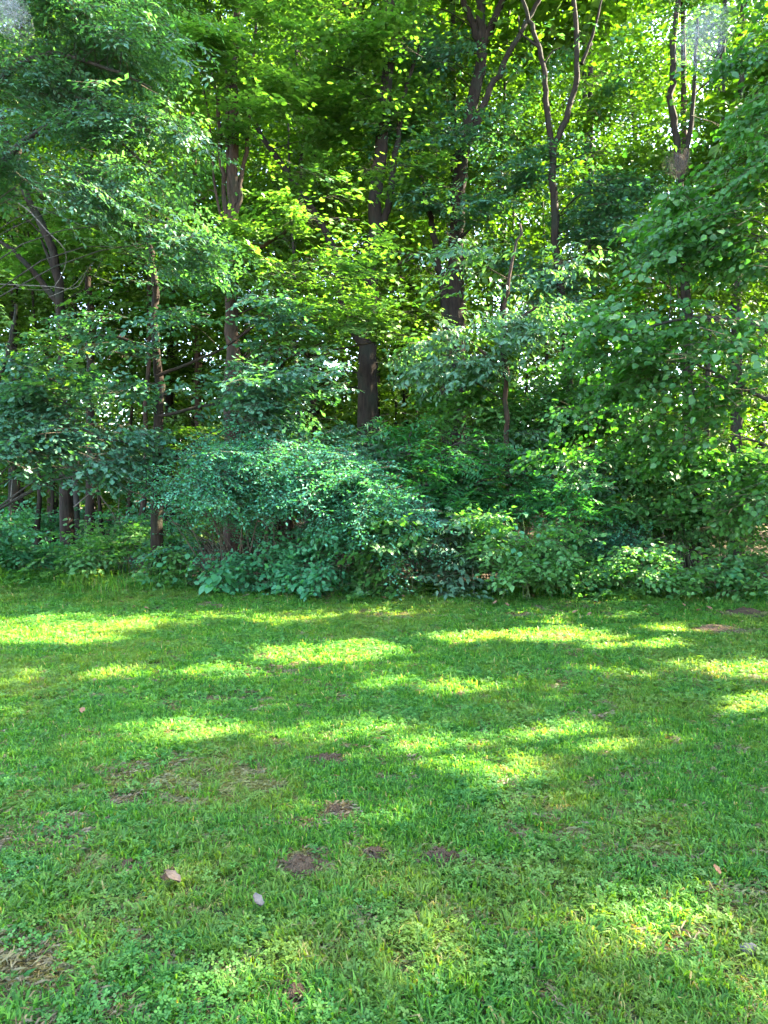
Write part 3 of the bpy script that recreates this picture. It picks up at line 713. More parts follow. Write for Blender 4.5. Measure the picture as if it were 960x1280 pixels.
roots = [o for o in COL.objects if o.get('group') == 'bushes and weeds along the lawn edge']
for i in [q for q, f_ in enumerate(front) if f_[1] < 12.0 and f_[3] == 'bramble']:
    px, Y, ms, lib, label = front[i]
    add_leaves(roots[i], [mpx(a,b,Y,rx,ry,.35+.004*rx) for a,b,rx,ry in ms], 45 if px != 735 else 16, .105, 300+i)
Y = 10.95
b, m_ = bush('big_leaved_plant', 'low plant with a few very big heart-shaped leaves at the lawn edge', 272, Y, [mpx(272,722,Y,22,14,.2,.8)], 'bramble', 80, 2.5, cat='plant', nst=6)
add_leaves(b, [mpx(272,722,Y,22,14,.22)], 18, .17, 81)

# dry stalks
def stalks(name, label, px, Y, n, h, spread, lean, mat, seed, cat='plant'):
    rg = np.random.default_rng(seed); b = np.array(foot(px,Y)); T = Tubes()
    for k in range(n):
        s = b + np.array([rg.normal(0,spread), rg.normal(0,spread*.5), 0]); hh = h*rg.uniform(.6,1.1)
        d = np.array([rg.normal(lean,.18), rg.normal(-.05,.15), 1])*hh
        T.add(smooth_path([s, s+d*.6, s+d+np.array([rg.normal(.0,.06),0,-.04])], 6), .006, .002, 4)
    V, F = T.get(); root = empty(name, tuple(b), label, cat)
    o = link('stems', mesh(name, V-b, [F], [M[mat]], smooth=True), root); return root
stalks('dry_stalks', 'thin straw-coloured dead stalks in front of the dark right thicket', 855, 11.3, 16, .95, .28, -.12, 'dead_wood', 5)
stalks('bare_canes', 'pale bare canes rising out of the rounded bright-leaved bush', 625, 10.95, 5, .95, .25, .1, 'dead_wood', 6)

# tall grass tufts at the left
def grass_clump(name, label, px, py, n, h, rad, seed, m, group=None):
    rg = np.random.default_rng(seed); g = ground(px,py); b = np.array([g[0],g[1],0])
    V, F, tn = [], [], []
    for k in range(n):
        s = np.array([rg.normal(0,rad), rg.normal(0,rad*.7), 0]); az = rg.uniform(0,6.28); ln = h*rg.uniform(.5,1.1); bend = rg.uniform(.3,1.3)
        d = np.array([math.cos(az),math.sin(az),0]); sd = np.array([-d[1],d[0],0])*rg.uniform(.003,.006)
        pts = [s, s+np.array([0,0,ln*.5])+d*ln*.1*bend, s+np.array([0,0,ln*.85])+d*ln*.35*bend, s+np.array([0,0,ln*(1-.25*bend)])+d*ln*.7*bend]
        o = len(V)
        for i, p in enumerate(pts): w_ = 1-.3*i; V += [p-sd*w_, p+sd*w_]
        for i in range(3): F.append((o+2*i,o+2*i+1,o+2*i+3,o+2*i+2)); tn.append(rg.random())
    o = link(name, mesh(name, np.array(V), [np.array(F)], [m], tone=tn)); o.location = tuple(b)
    tag(o, label, 'grass tuft', group); return o
tg = [(150,742,'tall grass tuft nearest the big-leaved plant'),(110,735,'tall grass tuft in the middle of the left lawn edge'),(70,728,'tall grass tuft left of the low leafy bush'),
      (30,722,'tall grass tuft below the left corner weeds'),(180,738,'bushy tall grass below the leafy weed clump'),(5,716,'tall grass tuft cut by the left edge of the photo'),(130,722,'tall grass against the low leafy bush')]
for i,(px,py,lb) in enumerate(tg):
    grass_clump('tall_grass', lb, px, py, 170, .34, .34, 500+i, M['grass'], 'tall grass at the left lawn edge')

# ------------------------------------------------------------------ the wood behind
def wood_tree(name, label, x, y, h, r, seed, lib='back', lai=2.2, group=None, low=None, bark='bark_dark', rad=None, dens=1.0, carve=True):
    rg = np.random.default_rng(seed)
    rad = rad or .045+.006*h
    lean = rg.normal(0,.5,2)
    pts = [np.array([x,y,-.05]), np.array([x+lean[0]*.2,y+lean[1]*.2,h*.3]), np.array([x+lean[0]*.5,y+lean[1]*.5,h*.6]), np.array([x+lean[0],y+lean[1],h*.95])]
    low = low if low is not None else h*.22
    ms = []
    for k in range(6):
        z = low+(h-low)*(k+.5)/6
        rr = r*(.75+.45*math.sin(math.pi*(k+.6)/6.5))*rg.uniform(.75,1.15)
        a = rg.uniform(0,6.28); q = r*.35
        ms.append(((x+lean[0]*.5+q*math.cos(a), y+lean[1]*.5+q*math.sin(a), z), (rr,rr,(h-low)/6*.8), dens*rg.uniform(.6,1.2)))
    return plant(name, label, 'tree', (x,y,0), [(pts, rad, rad*.35)], ms, lib, bark, group, lai=lai, seed=seed, elev=(-.35,.25), clump=.75, per=6, limb=.012, limb_sides=4, carve=carve)
rgw = np.random.default_rng(77)
def copy_tree(root, x, y, rz, sc, group_label=None):
    c = root.copy(); COL.objects.link(c); c.location = (x, y, 0); c.rotation_euler = (0,0,rz); c.scale = (sc,sc,sc)
    for ch in list(root.children):
        d = ch.copy(); COL.objects.link(d); d.parent = c
    return c
k = 0; protos = []
rows = [(19.5,4.3,16),(23.5,4.6,19),(28.5,5.0,23),(34.5,5.6,26),(42,6.4,29)]
for ri, (y, sp, h) in enumerate(rows):
    hw = .56*y+5; n = int(2*hw/sp)
    for i in range(n):
        x = -hw+sp*(i+.5)+rgw.normal(0,.8); yy = y+rgw.normal(0,1.0)
        if ri >= 2 and len(protos) >= 6:
            copy_tree(protos[k % 6], x, yy, rgw.uniform(0,6.28), h/23*rgw.uniform(.95,1.12)); k += 1; continue
        pr = wood_tree('wood_tree', 'tree deep in the wood behind the front foliage, mostly hidden by leaves', x, yy, h*rgw.uniform(.85,1.1), rgw.uniform(2.0,2.7), 1000+k,
                  lai=1.3, group='trees deep in the wood', low=rgw.uniform(1.4,3.2), bark=['bark_dark','bark_dark','bark_red'][k%3], dens=.9, carve=ri < 2)
        if ri >= 2: protos.append(pr)
        k += 1
# bare poles of young trees in the dim wood
k = 0; yt = []
for px, Y in [(130,20),(206,21),(241,22),(92,19),(66,20),(160,23),(345,22),(388,17.5),(528,19),(553,21),(505,23),(690,18.5),(752,19),(820,22),(30,22),(110,24),(265,25),(420,24),(580,24),(655,24),(48,18.5),(178,18.5),(480,20),(495,26),(312,19),(362,24)]:
    x = at(px,640,Y)[0]; rgp = np.random.default_rng(900+k)
    h = rgp.uniform(8,12); l = rgp.normal(0,.25,2)
    P = [np.array([x,Y,-.05]), np.array([x+l[0],Y,h*.4]), np.array([x+l[0]*1.5,Y+l[1],h])]
    if k >= 8: copy_tree(yt[k%8], x, Y, rgp.uniform(0,6.28), rgp.uniform(.8,1.15)); k += 1; continue
    pr = plant('young_tree', 'thin dark pole of a young tree in the dim wood', 'tree', (x,Y,0), [(P, rgp.uniform(.045,.095), .02)],
          [((x+l[0]*1.4,Y,h*.8),(1.2,1.2,1.6),.8), ((x+l[0],Y,h*.5),(1.0,1.0,1.0),.5)], 'bright', ['bark_dark','bark_red','bark_dark','bark_grey'][k%4], 'thin young trees in the dim wood', lai=1.4, seed=2000+k, per=5, carve=False)
    yt.append(pr)
    k += 1
# understory bushes between the trunks
k = 0; ub = []
for ri, (y, sp) in enumerate([(17,2.4),(20.5,2.4),(25,2.2),(31,2.4),(39,3)]):
    hw = .56*y+3; n = int(2*hw/sp)
    for i in range(n):
        x = -hw+sp*(i+.5)+rgw.normal(0,.6); yy = y+rgw.normal(0,.7)
        pxx = 480+x/yy*FPX
        if pxx < 190 and yy < 24: continue
        hh = rgw.uniform(1.6,3.2)
        if k >= 10: copy_tree(ub[k%10], x, yy, rgw.uniform(0,6.28), rgw.uniform(.8,1.35)); k += 1; continue
        pr = plant('understory_bush', 'yellow-green bush on the forest floor among the back trunks', 'shrub', (x,yy,0), [([np.array([x,yy,-.03]),np.array([x+.1,yy,hh*.5]),np.array([x+.2,yy,hh])], .03,.008)],
              [((x,yy,hh*.55),(1.1,1.0,hh*.5),1.0)], 'bright', 'bark_red', 'bushes under the back trees', ('stems','foliage'), 1.6, 3000+k, (-.3,.4), 1.2, .012, .4, carve=False)
        ub.append(pr); k += 1

# trees standing right of the frame: their shade lies on the lawn
edge_trees = [(9.5,13.0,15),(12.5,11.0,16),(10.5,7.5,13),(14,6.5,15),(12.5,3.5,14),(16,10,17),(17.5,4.5,16),(20,8,18),(15.5,1.0,15),(22,13,18),(16.5,14.5,17),(20.5,1.5,17),(13,-1.5,13),(25,6,19),(12.8,16.5,16),(18.5,18.5,18),(24.5,17.5,19)]
for i,(x,y,h) in enumerate(edge_trees):
    wood_tree('edge_tree', 'tall leafy tree at the edge of the lawn to the right of the view', x, y, h, 2.5, 4000+i, lib='edge', lai=1.5, group='trees right of the view shading the lawn', low=2.2, bark='bark_grey')

for i, (px, Yb, tp, rx) in enumerate([(20,18.5,640,60),(110,19.5,642,60),(185,17.2,635,40),(60,22,620,70),(150,22,622,70),(230,18,610,60),(-20,21,610,60)]):
    c = at(px, (tp+690)/2, Yb); h = c[2]*.9
    plant('understory_bush', 'dim leafy bush in the dark gap at the left behind the lawn edge', 'shrub', (c[0],Yb,0), [([np.array([c[0],Yb,-.03]),np.array([c[0],Yb,c[2]*.7]),c], .02,.006)],
          [((c[0],Yb,max(c[2],.5)),(rx*Yb/FPX,.6,max(c[2]*.85,.45)),1.0)], 'bramble', 'bark_dark', 'bushes in the dark gap at the left', ('stems','foliage'), 1.5, 3500+i, (-.3,.4), 1.2, .008, .35, carve=False)
# far wood closing the view
rg = np.random.default_rng(5)
n = 3100
O = np.stack([rg.uniform(-50,50,n), rg.uniform(48,60,n), 38*rg.random(n)**1.1+.1], 1); O[::2,2] = rg.uniform(0,9,len(O[::2]))
az = rg.uniform(0,6.28,n); D = np.stack([np.cos(az),np.sin(az),rg.uniform(-.4,.3,n)],1)
V, F, t_, I = place_sprays(LIB['edge'], O, D, rg.normal(0,.6,n), rg.uniform(1.7,2.6,n), rg, rg.random(n), False)
o = link('far_wood', mesh('far_wood', V, [F], [M['back'],M['twig']], I, t_)); tag(o, 'mass of far yellow-green leaves deep in the wood', 'woods', kind='stuff')
TRIS[0] += len(F)

# ------------------------------------------------------------------ silk web nests
def new_simple(name, col):
    m, t, out = new_mat(name); d = node(t, 'ShaderNodeBsdfDiffuse'); d.inputs['Color'].default_value = (*col,1)
    t.links.new(d.outputs['BSDF'], out.inputs['Surface']); return m
def web_mat(name, col):
    m, t, out = new_mat(name)
    tc = node(t, 'ShaderNodeTexCoord')
    mp = node(t, 'ShaderNodeMapping'); mp.inputs['Scale'].default_value = (3,3,9); mp.inputs['Rotation'].default_value = (.5,.9,.2)
    t.links.new(tc.outputs['Object'], mp.inputs['Vector'])
    n1 = node(t, 'ShaderNodeTexNoise', i_Scale=2.2, i_Detail=8.0, i_Roughness=.7); t.links.new(mp.outputs['Vector'], n1.inputs['Vector'])
    r = ramp(t, [(.40,(0,0,0)),(.80,(.15,.15,.15))]); t.links.new(n1.outputs['Fac'], r.inputs['Fac'])
    d = node(t, 'ShaderNodeBsdfDiffuse'); d.inputs['Color'].default_value = (*col,1)
    tr = node(t, 'ShaderNodeBsdfTransparent'); ms = node(t, 'ShaderNodeMixShader')
    t.links.new(r.outputs['Color'], ms.inputs['Fac']); t.links.new(tr.outputs['BSDF'], ms.inputs[1]); t.links.new(d.outputs['BSDF'], ms.inputs[2])
    t.links.new(ms.outputs['Shader'], out.inputs['Surface']); return m
M['silk'] = new_simple('silk_strand', (.22,.23,.22)); M['silk_old'] = new_simple('old_silk_strand', (.085,.070,.055))
M['web'] = web_mat('silk_web', (.45,.46,.45)); M['web_old'] = web_mat('old_web', (.24,.20,.16)); 
def nest(label, px, py, Y, rx, rz, m, seed):
    rg = np.random.default_rng(seed); c = at(px,py,Y); V=[]; F=[]
    for sh in range(3):
        s = 1-.28*sh; nu, nv = 20, 12; o = len(V)
        ph = rg.uniform(0,6.28,3)
        for j in range(nv):
            v = math.pi*j/(nv-1)
            for i in range(nu):
                u = 2*math.pi*i/nu
                k_ = s*(1+.22*math.sin(2*u+ph[0])*math.sin(v)+.16*math.sin(3*v+ph[1])+.10*math.sin(5*u+ph[2]))
                V.append((rx*k_*math.sin(v)*math.cos(u), rx*.8*k_*math.sin(v)*math.sin(u), rz*k_*math.cos(v)))
        for j in range(nv-1):
            for i in range(nu): F.append((o+j*nu+i,o+j*nu+(i+1)%nu,o+(j+1)*nu+(i+1)%nu,o+(j+1)*nu+i))
    mi = [0]*len(F); TV = []; TFc = []
    for k in range(420):
        a, b = norm(rg.normal(0,1,3)), norm(rg.normal(0,1,3)); b = norm(a+.9*b)
        a = a*np.array([rx,rx*.8,rz])*rg.uniform(.4,1.12); b = b*np.array([rx,rx*.8,rz])*rg.uniform(.4,1.12)
        p = norm(np.cross(b-a, rg.normal(0,1,3)))*.0011
        o_ = len(V)+len(TV); TV += [a-p,a+p,b+p,b-p]; TFc.append((o_,o_+1,o_+2,o_+3))
    V = V+[tuple(v) for v in TV]; F = F+TFc; mi += [1]*len(TFc)
    o = link('web_nest', mesh('web_nest', np.array(V), [np.array(F)], [m, M['silk_old' if m is M['web_old'] else 'silk']], mi)); o.location = tuple(c); o.rotation_euler = (0,.5,0)
    tag(o, label, 'web nest', 'silk web nests in the trees')
nest('wispy white silk web nest high at the upper right among the leaves', 883, 45, 9.2, .30, .34, M['web'], 1)
nest('small brown old web nest on the slender trunk below the white one', 848, 205, 13.9, .20, .26, M['web_old'], 2)
nest('blurred pale web nest cut by the upper left corner', 4, 14, 9.8, .34, .26, M['web'], 3)

# dead branches
def dead(label, Y, polys, seed):
    T = Tubes(); rg = np.random.default_rng(seed); P0 = None
    for pts, r in polys:
        P = np.array([at(a,b,Y+rg.normal(0,.05)) for a,b in pts]); 
        if P0 is None: P0 = P[0]
        T.add(smooth_path(P, 14), r, r*.35, 5)
    V,F = T.get(); o = link('dead_branch', mesh('dead_branch', V-P0, [F], [M['dead_wood']], smooth=True)); o.location = tuple(P0)
    tag(o, label, 'branch', 'dead branches among the leaves')
dead('bare pale dead branch looping in front of the leaning dark tree', 13.2, [([(-5,242),(30,258),(60,290),(80,310),(82,330),(74,350)],.014),([(40,257),(80,272),(115,288)],.008),([(-5,355),(60,358),(95,360),(110,335),(118,328)],.010),([(74,350),(60,362),(10,360)],.007),([(118,345),(135,352),(145,356)],.008),([(118,345),(125,330),(128,318)],.006),([(60,372),(90,358),(106,340)],.007)], 1)
dead('leaning pale sticks in the dark hollow on the left', 13.0, [([(92,634),(112,617),(135,600)],.011),([(120,612),(140,640),(145,655)],.010),([(125,606),(128,625),(150,640)],.008),([(150,606),(148,640)],.012)], 2)
dead('thin upright pale stick at the far left of the dark hollow', 12.6, [([(12,655),(14,620),(16,592)],.020)], 3)
dead('bare brown twig in the leaves of the right-hand broad-leaved tree', 9.3, [([(868,465),(885,478),(905,492)],.010),([(905,492),(925,510)],.006)], 4)

# ------------------------------------------------------------------ the lawn's grass
THIN = [(375,1080,34,18,.95),(550,1073,30,11,.97),(420,1015,18,9,.93),(408,950,26,6,.93),(465,1070,16,9,.93),(160,1085,20,9,.95),(900,790,45,6,.95),(367,1245,22,12,.93),(200,1112,20,10,.4),
        (230,975,120,30,.8),(50,1040,70,28,.75),(40,1200,55,42,.75),(930,768,35,5,.93),(735,890,40,10,.5),(940,1230,25,25,.5),(690,1040,30,9,.5),(630,1165,50,20,.35),(30,1235,40,25,.6),(500,770,40,4,.4),
        (690,795,60,6,.35),(420,747,35,4,.6),(640,770,30,3,.4),(340,930,18,4,.93),(530,1130,60,14,.25)]
rg = np.random.default_rng(31)
def blades(n, rad, h, wmin, wmax, seed, nseg=2, dry=.02, fan=0):
    r_ = np.random.default_rng(seed); V, F, tn = [], [], []
    for k in range(n):
        a = r_.uniform(0,6.28); q = rad*math.sqrt(r_.random()); s = np.array([q*math.cos(a), q*math.sin(a), -.004])
        az = r_.uniform(0,6.28) if r_.random() > fan else a+r_.normal(0,.5); ln = h*r_.uniform(.45,1.35); bend = r_.uniform(.4,1.45); d = np.array([math.cos(az),math.sin(az),0])
        tw = az+r_.uniform(.9,2.2); sd = np.array([math.cos(tw),math.sin(tw),0])*r_.uniform(wmin,wmax)*.5
        pts = [s, s+np.array([0,0,ln*.6])+d*ln*.25*bend, s+np.array([0,0,ln*(1-.45*bend*bend)])+d*ln*.75*bend]
        o = len(V); V += [pts[0]-sd,pts[0]+sd,pts[1]-sd*.9,pts[1]+sd*.9,pts[2]]
        F += [(o,o+1,o+3),(o,o+3,o+2),(o+2,o+3,o+4)]; t = r_.random(); t = .99 if t > 1-dry else t*.9
        tn += [t]*3
    return mesh('grass_tuft', np.array(V), [np.array(F)], [M['grass']], tone=tn)
def clover(n, rad, h, sz, seed):
    r_ = np.random.default_rng(seed); V, F, tn = [], [], []
    for k in range(n):
        a = r_.uniform(0,6.28); q = rad*math.sqrt(r_.random()); c = np.array([q*math.cos(a), q*math.sin(a), h*r_.uniform(.5,1.1)])
        nrm = norm(np.array([r_.normal(0,.3),r_.normal(0,.3),1])); u = norm(np.cross(nrm,(0.3,1,0))); v = np.cross(nrm,u); ph = r_.uniform(0,6.28); t = r_.random()*.9; s = sz*r_.uniform(.7,1.2)
        for L in range(3):
            th = ph+L*2.094; e = math.cos(th)*u+math.sin(th)*v; p_ = -math.sin(th)*u+math.cos(th)*v
            o = len(V); V += [c, c+s*(.6*e+.42*p_)+.1*s*nrm, c+s*(1.0*e+.2*p_), c+s*(1.0*e-.2*p_), c+s*(.6*e-.42*p_)+.1*s*nrm]
            F += [(o,o+1,o+2),(o,o+2,o+3),(o,o+3,o+4)]; tn += [t]*3
    return mesh('clover_tuft', np.array(V), [np.array(F)], [M['clover']], tone=tn)
def flat_weed(n, sz, seed):
    r_ = np.random.default_rng(seed); V, F, tn = [], [], []
    for k in range(n):
        az = k*2.4+r_.normal(0,.3); d = np.array([math.cos(az),math.sin(az),0]); p_ = np.array([-d[1],d[0],0]); s = sz*r_.uniform(.6,1.1); z = r_.uniform(.2,.7)
        o = len(V); zz = np.array([0,0,1.])
        V += [.08*s*d+zz*.01, s*(.5*d+.2*p_)+zz*s*.45*z, s*1.0*d+zz*s*.5*z, s*(.5*d-.2*p_)+zz*s*.45*z]; F += [(o,o+1,o+2),(o,o+2,o+3)]; tn += [r_.random()*.9]*2
    return mesh('weed_rosette', np.array(V), [np.array(F)], [M['clover']], tone=tn)
kinds = bpy.data.collections.new('lawn_plants')
arche = []
for i in range(6): arche.append(blades(48,.040,.050,.004,.0085,700+i,fan=.8))           # 0-5 near grass
for i in range(4): arche.append(clover(20,.055,.034,.011,720+i))                 # 6-9 near clover
for i in range(3): arche.append(flat_weed(8,.05,740+i))                          # 10-12 weeds
for i in range(5): arche.append(blades(36,.060,.058,.007,.0115,760+i,fan=.7))            # 13-17 far grass
for i in range(3): arche.append(clover(20,.075,.042,.015,780+i))                 # 18-20 far clover
for i in range(2): arche.append(blades(34,.05,.042,.003,.005,790+i,dry=.6))      # 21-22 dry grass
def thatch(n, rad, seed):
    r_ = np.random.default_rng(seed); V, F, tn = [], [], []
    for k in range(n):
        a = r_.uniform(0,6.28); q = rad*math.sqrt(r_.random()); s = np.array([q*math.cos(a), q*math.sin(a), r_.uniform(.002,.014)])
        az = r_.uniform(0,6.28); ln = r_.uniform(.018,.048); d = np.array([math.cos(az),math.sin(az),r_.normal(0,.12)])*ln; sd = np.array([-d[1],d[0],0])/ln*r_.uniform(.0008,.0018)
        o = len(V); V += [s-sd,s+sd,s+d*.6+sd+np.array([0,0,.006]),s+d]; F += [(o,o+1,o+2),(o,o+2,o+3)]; tn += [r_.random()]*2
    return mesh('thatch', np.array(V), [np.array(F)], [M['thatch']], tone=tn)
M['thatch'] = grass_mat('dead_thatch', (.07,.05,.028), (.20,.155,.085), (.05,.09,.02), .2)
for i in range(4): arche.append(thatch(70,.06,810+i))                             # 23-26 dead thatch
for i, me in enumerate(arche):
    o = bpy.data.objects.new('lawn_plant_%02d' % i, me); kinds.objects.link(o)
pts = []
def scatter(y0, y1, step, margin):
    ys = np.arange(y0, y1, step)
    for y in ys:
        hw = .53*y+margin; xs = np.arange(-hw-2.2, hw+2.2, step)
        pts.append(np.stack([xs+rg.normal(0,step*.35,len(xs)), np.full(len(xs), y)+rg.normal(0,step*.35,len(xs))],1))
scatter(.6, 5.5, .042, .7); scatter(5.5, 9.0, .056, 1.0); scatter(9.0, 15.2, .07, 1.4)
P = np.vstack(pts); P = P[P[:,1] < edge_y(P[:,0])+.25]
dens = np.ones(len(P))
for px,py,rx,ry,o_ in THIN:
    c = ground(px,py); a = ground(px+rx,py); n_ = ground(px,py+ry); f_ = ground(px,py-ry)
    e = ((P[:,0]-c[0])/(a[0]-c[0]))**2 + ((P[:,1]-c[1])/max((f_[1]-n_[1])/2,.05))**2
    wob = vnoise(P[:,0]*9,P[:,1]*9,21)*1.2
    dens = np.minimum(dens, np.where(e < .5+wob, 1-.85*o_, 1))
nz = vnoise(P[:,0]*.9+7,P[:,1]*.9,22)*.6+vnoise(P[:,0]*3.1,P[:,1]*3.1,23)*.4
dens *= np.clip(.45+1.1*nz, .35, 1)
keep = rg.random(len(P)) < dens
bare = (~keep) & (rg.random(len(P)) < .6)
isth = bare[keep | bare]; P = P[keep | bare]; n = len(P)
isth |= rg.random(n) < .10
nz = vnoise(P[:,0]*1.6,P[:,1]*1.6,24)*.6+vnoise(P[:,0]*5,P[:,1]*5,25)*.4
dry = vnoise(P[:,0]*1.1+3,P[:,1]*1.1,26)*.55+vnoise(P[:,0]*4,P[:,1]*4,27)*.45
near = P[:,1] < 6.2+rg.normal(0,.5,n)
cl = rg.random(n) < np.clip((nz-.40)*2.4,.05,.65)*np.where(P[:,1] < 5, .75, 1)
u = rg.random(n)
idx = np.where(near, np.where(cl, rg.integers(6,10,n), rg.integers(0,6,n)), np.where(cl, rg.integers(18,21,n), rg.integers(13,18,n)))
idx = np.where(near & (u < .04), rg.integers(10,13,n), idx)
idx = np.where(u > 1-np.clip((dry-.60)*1.0,.006,.2), rg.integers(21,23,n), idx)
idx = np.where(isth, rg.integers(23,27,n), idx)
tint = np.clip((dry-.45)*1.4+rg.normal(0,.13,n), 0, .5)
far_edge = edge_y(P[:,0])-P[:,1]
scl = rg.uniform(.55,1.25,n)*(.75+.55*nz)*(1+2.4*np.clip(1-(far_edge-.45)/.8,0,1)*rg.random(n)**1.6*np.clip(2.4*vnoise(P[:,0]*1.7,P[:,1]*1.7,41)-.5,0,1.2))*(1.0+.35*np.clip((-P[:,0]-2)/4,0,1)*np.clip((P[:,1]-8)/3,0,1))
rot = np.stack([rg.normal(0,.12,n),rg.normal(0,.12,n),rg.uniform(0,6.28,n)],1)
Z = height(P[:,0],P[:,1])
me = bpy.data.meshes.new('grass'); me.vertices.add(n); me.vertices.foreach_set('co', np.stack([P[:,0],P[:,1],Z],1).astype(np.float32).ravel())
def attr(nm, ty, v, key='value'):
    a = me.attributes.new(nm, ty, 'POINT'); a.data.foreach_set(key, np.ascontiguousarray(v).ravel())
attr('idx','INT',idx.astype(np.int32)); attr('scl','FLOAT',scl.astype(np.float32)); attr('tint','FLOAT',tint.astype(np.float32)); attr('rot','FLOAT_VECTOR',rot.astype(np.float32),'vector')
me.update()
go = link('grass', me); tag(go, 'short green grass and clover of the mown lawn in dappled shade', 'grass', kind='stuff')
ng = bpy.data.node_groups.new('lawn_scatter','GeometryNodeTree')
ng.interface.new_socket('Geometry', in_out='INPUT', socket_type='NodeSocketGeometry'); ng.interface.new_socket('Geometry', in_out='OUTPUT', socket_type='NodeSocketGeometry')
gi = ng.nodes.new('NodeGroupInput'); gout = ng.nodes.new('NodeGroupOutput')
mtp = ng.nodes.new('GeometryNodeMeshToPoints'); iop = ng.nodes.new('GeometryNodeInstanceOnPoints'); ci = ng.nodes.new('GeometryNodeCollectionInfo')
ci.inputs['Collection'].default_value = kinds; ci.inputs['Separate Children'].default_value = True; ci.inputs['Reset Children'].default_value = True
iop.inputs['Pick Instance'].default_value = True
def na(nm, ty):
    x = ng.nodes.new('GeometryNodeInputNamedAttribute'); x.data_type = ty; x.inputs['Name'].default_value = nm; return x.outputs['Attribute']
ng.links.new(gi.outputs[0], mtp.inputs['Mesh']); ng.links.new(mtp.outputs['Points'], iop.inputs['Points']); ng.links.new(ci.outputs[0], iop.inputs['Instance'])
ng.links.new(na('idx','INT'), iop.inputs['Instance Index']); ng.links.new(na('rot','FLOAT_VECTOR'), iop.inputs['Rotation']); ng.links.new(na('scl','FLOAT'), iop.inputs['Scale'])
ng.links.new(iop.outputs['Instances'], gout.inputs[0])
md = go.modifiers.new('scatter','NODES'); md.node_group = ng

# clods of dug soil, stones and dry leaves lying in the grass
def clod(label, px, py, rx, ry, h, seed):
    rg = np.random.default_rng(seed); c = ground(px,py); a = ground(px+rx,py)[0]-c[0]; d = (ground(px,py-ry)[1]-ground(px,py+ry)[1])/2
    n = 22; V=[]; F=[]
    xs = np.linspace(-1.15,1.15,n); X,Yg = np.meshgrid(xs,xs); rr = np.hypot(X,Yg)
    nz = vnoise(X*3+seed*5,Yg*3,seed)*.6+vnoise(X*9+seed,Yg*9,seed+1)*.6
    Zg = h*np.clip((1-rr*rr),-.25,1)*(.35+nz) + .25*h*rg.normal(0,.35,X.shape)*(rr < 1.0) - .012
    V = np.stack([X*a,Yg*d,Zg+height(c[0]+X*a,c[1]+Yg*d)],-1).reshape(-1,3)
    i = np.arange(n-1)[:,None]*n; j = np.arange(n-1)[None]
    F = np.stack([i+j,i+j+1,i+n+j+1,i+n+j],-1).reshape(-1,4)
    CV, CF = [], []
    for k in range(70):
        q = rg.normal(0,.75,2); zz = h*.5*max(0,1-q@q)+.008; r_ = rg.uniform(.004,.013)
        p = np.array([q[0]*a, q[1]*d, zz]); o_ = len(V)+len(CV)
        CV += [p+r_*np.array(v)*rg.uniform(.6,1.3,3) for v in ((1,0,0),(-1,0,0),(0,1,0),(0,-1,0),(0,0,1),(0,0,-1))]
        CF += [(o_,o_+2,o_+4),(o_+2,o_+1,o_+4),(o_+1,o_+3,o_+4),(o_+3,o_,o_+4)]
    V = np.vstack([V, CV])
    o = link('soil_clod', mesh('soil_clod', V, [F, np.array(CF)], [M['soil']])); o.location = (c[0],c[1],0)
    tag(o, label, 'soil', 'patches of dug-up soil in the lawn')
for i, a in enumerate([
  ('widest crumbly brown soil patch, right of the two pale scraps',378,1085,28,17,.055),('dark crumbly soil patch near the centre of the lower lawn',550,1073,27,10,.05),('small brown soil patch above the widest one',420,1015,13,7,.03),
  ('flat brown soil patch furthest up the middle of the lawn',408,950,22,6,.04),('small dark clod between the two crumbly soil patches',470,1070,14,8,.045),('dark clod left of the pale dry leaf',160,1085,13,7,.035),
  ('long reddish soil patch at the upper right of the lawn',895,789,38,6,.06),('dark clod at the bottom by the sunlit grass',368,1245,14,9,.045),('dark clod touching the pale dry leaf',210,1098,7,8,.03),('brown mossy soil at the right end of the lawn edge',930,766,26,4,.06)]):
    clod(*a, seed=i+3)
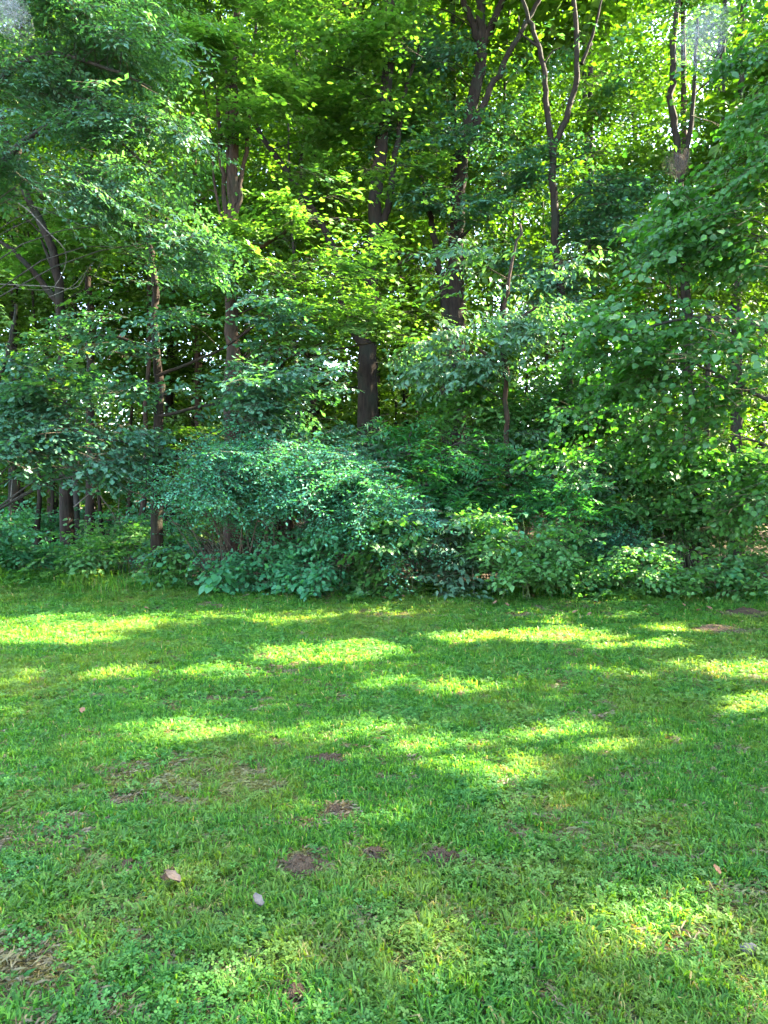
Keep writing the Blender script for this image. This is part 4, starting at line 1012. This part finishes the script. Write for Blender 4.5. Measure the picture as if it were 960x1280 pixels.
def scrap(name, label, cat, px, py, w_, l_, rot, m, seed, curl=.12, group=None):
    rg = np.random.default_rng(seed); c = ground(px,py); V=[]; F=[]
    n = 7; prof = [.12,.75,.95,.8,1,.55,.04]
    for i in range(n):
        t = i/(n-1)
        for s in (-1,-.5,0,.5,1):
            ww = prof[i]*w_*.5*(1+rg.normal(0,.12))
            V.append((s*ww, (t-.5)*l_, curl*w_*(s*s*.6)+rg.normal(0,.05)*w_+.2*curl*l_*math.sin(t*3)))
    for i in range(n-1):
        for j in range(4): a = i*5+j; F.append((a,a+1,a+6,a+5))
    V = np.array(V); Vb = V.copy(); Vb[:,2] -= .0015; nn = len(V)
    F2 = [(b+nn,a+nn,d+nn,c_+nn) for a,b,c_,d in F]
    o = link(name, mesh(name, np.vstack([V,Vb]), [np.array(F+F2)], [m], smooth=True)); o.location = (c[0],c[1],.055); o.rotation_euler = (.40,rg.normal(0,.15),rot)
    return tag(o, label, cat, group)
scrap('dry_leaf','pale tan curled dry leaf lying in the grass at lower left','leaf',216,1112,.055,.08,1.2,M['dry_leaf'],1)
scrap('dry_leaf','whitish flat dry leaf in the grass below the widest soil patch','leaf',323,1142,.045,.06,.7,M['pale_stone'],2)
scrap('dry_leaf','small red-brown dry leaf far up the left side of the lawn','leaf',103,897,.04,.055,.4,M['brown_leaf'],3)
scrap('dry_leaf','small pinkish brown leaf scrap at the right of the lower lawn','leaf',896,1103,.03,.05,.2,M['brown_leaf'],4)
rgl = np.random.default_rng(66)
for k in range(22):
    px = rgl.uniform(60,955); py = 748+rgl.uniform(-4,26)
    scrap('fallen_leaf','small brown fallen leaf in the grass near the foot of the bushes','leaf',px,py,.05,.075,rgl.uniform(0,6.28),M['brown_leaf'],100+k,.2,'fallen leaves along the foot of the bushes')
def stone(label, px, py, r, seed):
    rg = np.random.default_rng(seed); c = ground(px,py); nu,nv = 12,8; V=[]; F=[]
    for j in range(nv):
        v = math.pi*j/(nv-1)
        for i in range(nu):
            u = 2*math.pi*i/nu; k_ = 1+.18*math.sin(2*u+1+v)+.1*math.cos(3*u)*math.sin(v)
            V.append((r*k_*math.sin(v)*math.cos(u), r*.8*k_*math.sin(v)*math.sin(u), r*.7*k_*math.cos(v)))
    V = [tuple(np.array(q)*rg.uniform(.82,1.15)) for q in V]
    for j in range(nv-1):
        for i in range(nu): F.append((j*nu+i,j*nu+(i+1)%nu,(j+1)*nu+(i+1)%nu,(j+1)*nu+i))
    o = link('stone', mesh('stone', np.array(V), [np.array(F)], [M['pale_stone']])); o.location = (c[0],c[1],.018); tag(o, label, 'stone')
stone('pale rounded stone half sunk in the grass near the lower right corner', 936, 1193, .028, 2)
stone('pale stone fragment lying below the middle bush at the lawn edge', 522, 733, .06, 4)
print('TRIS', TRIS[0], 'grass points', n)
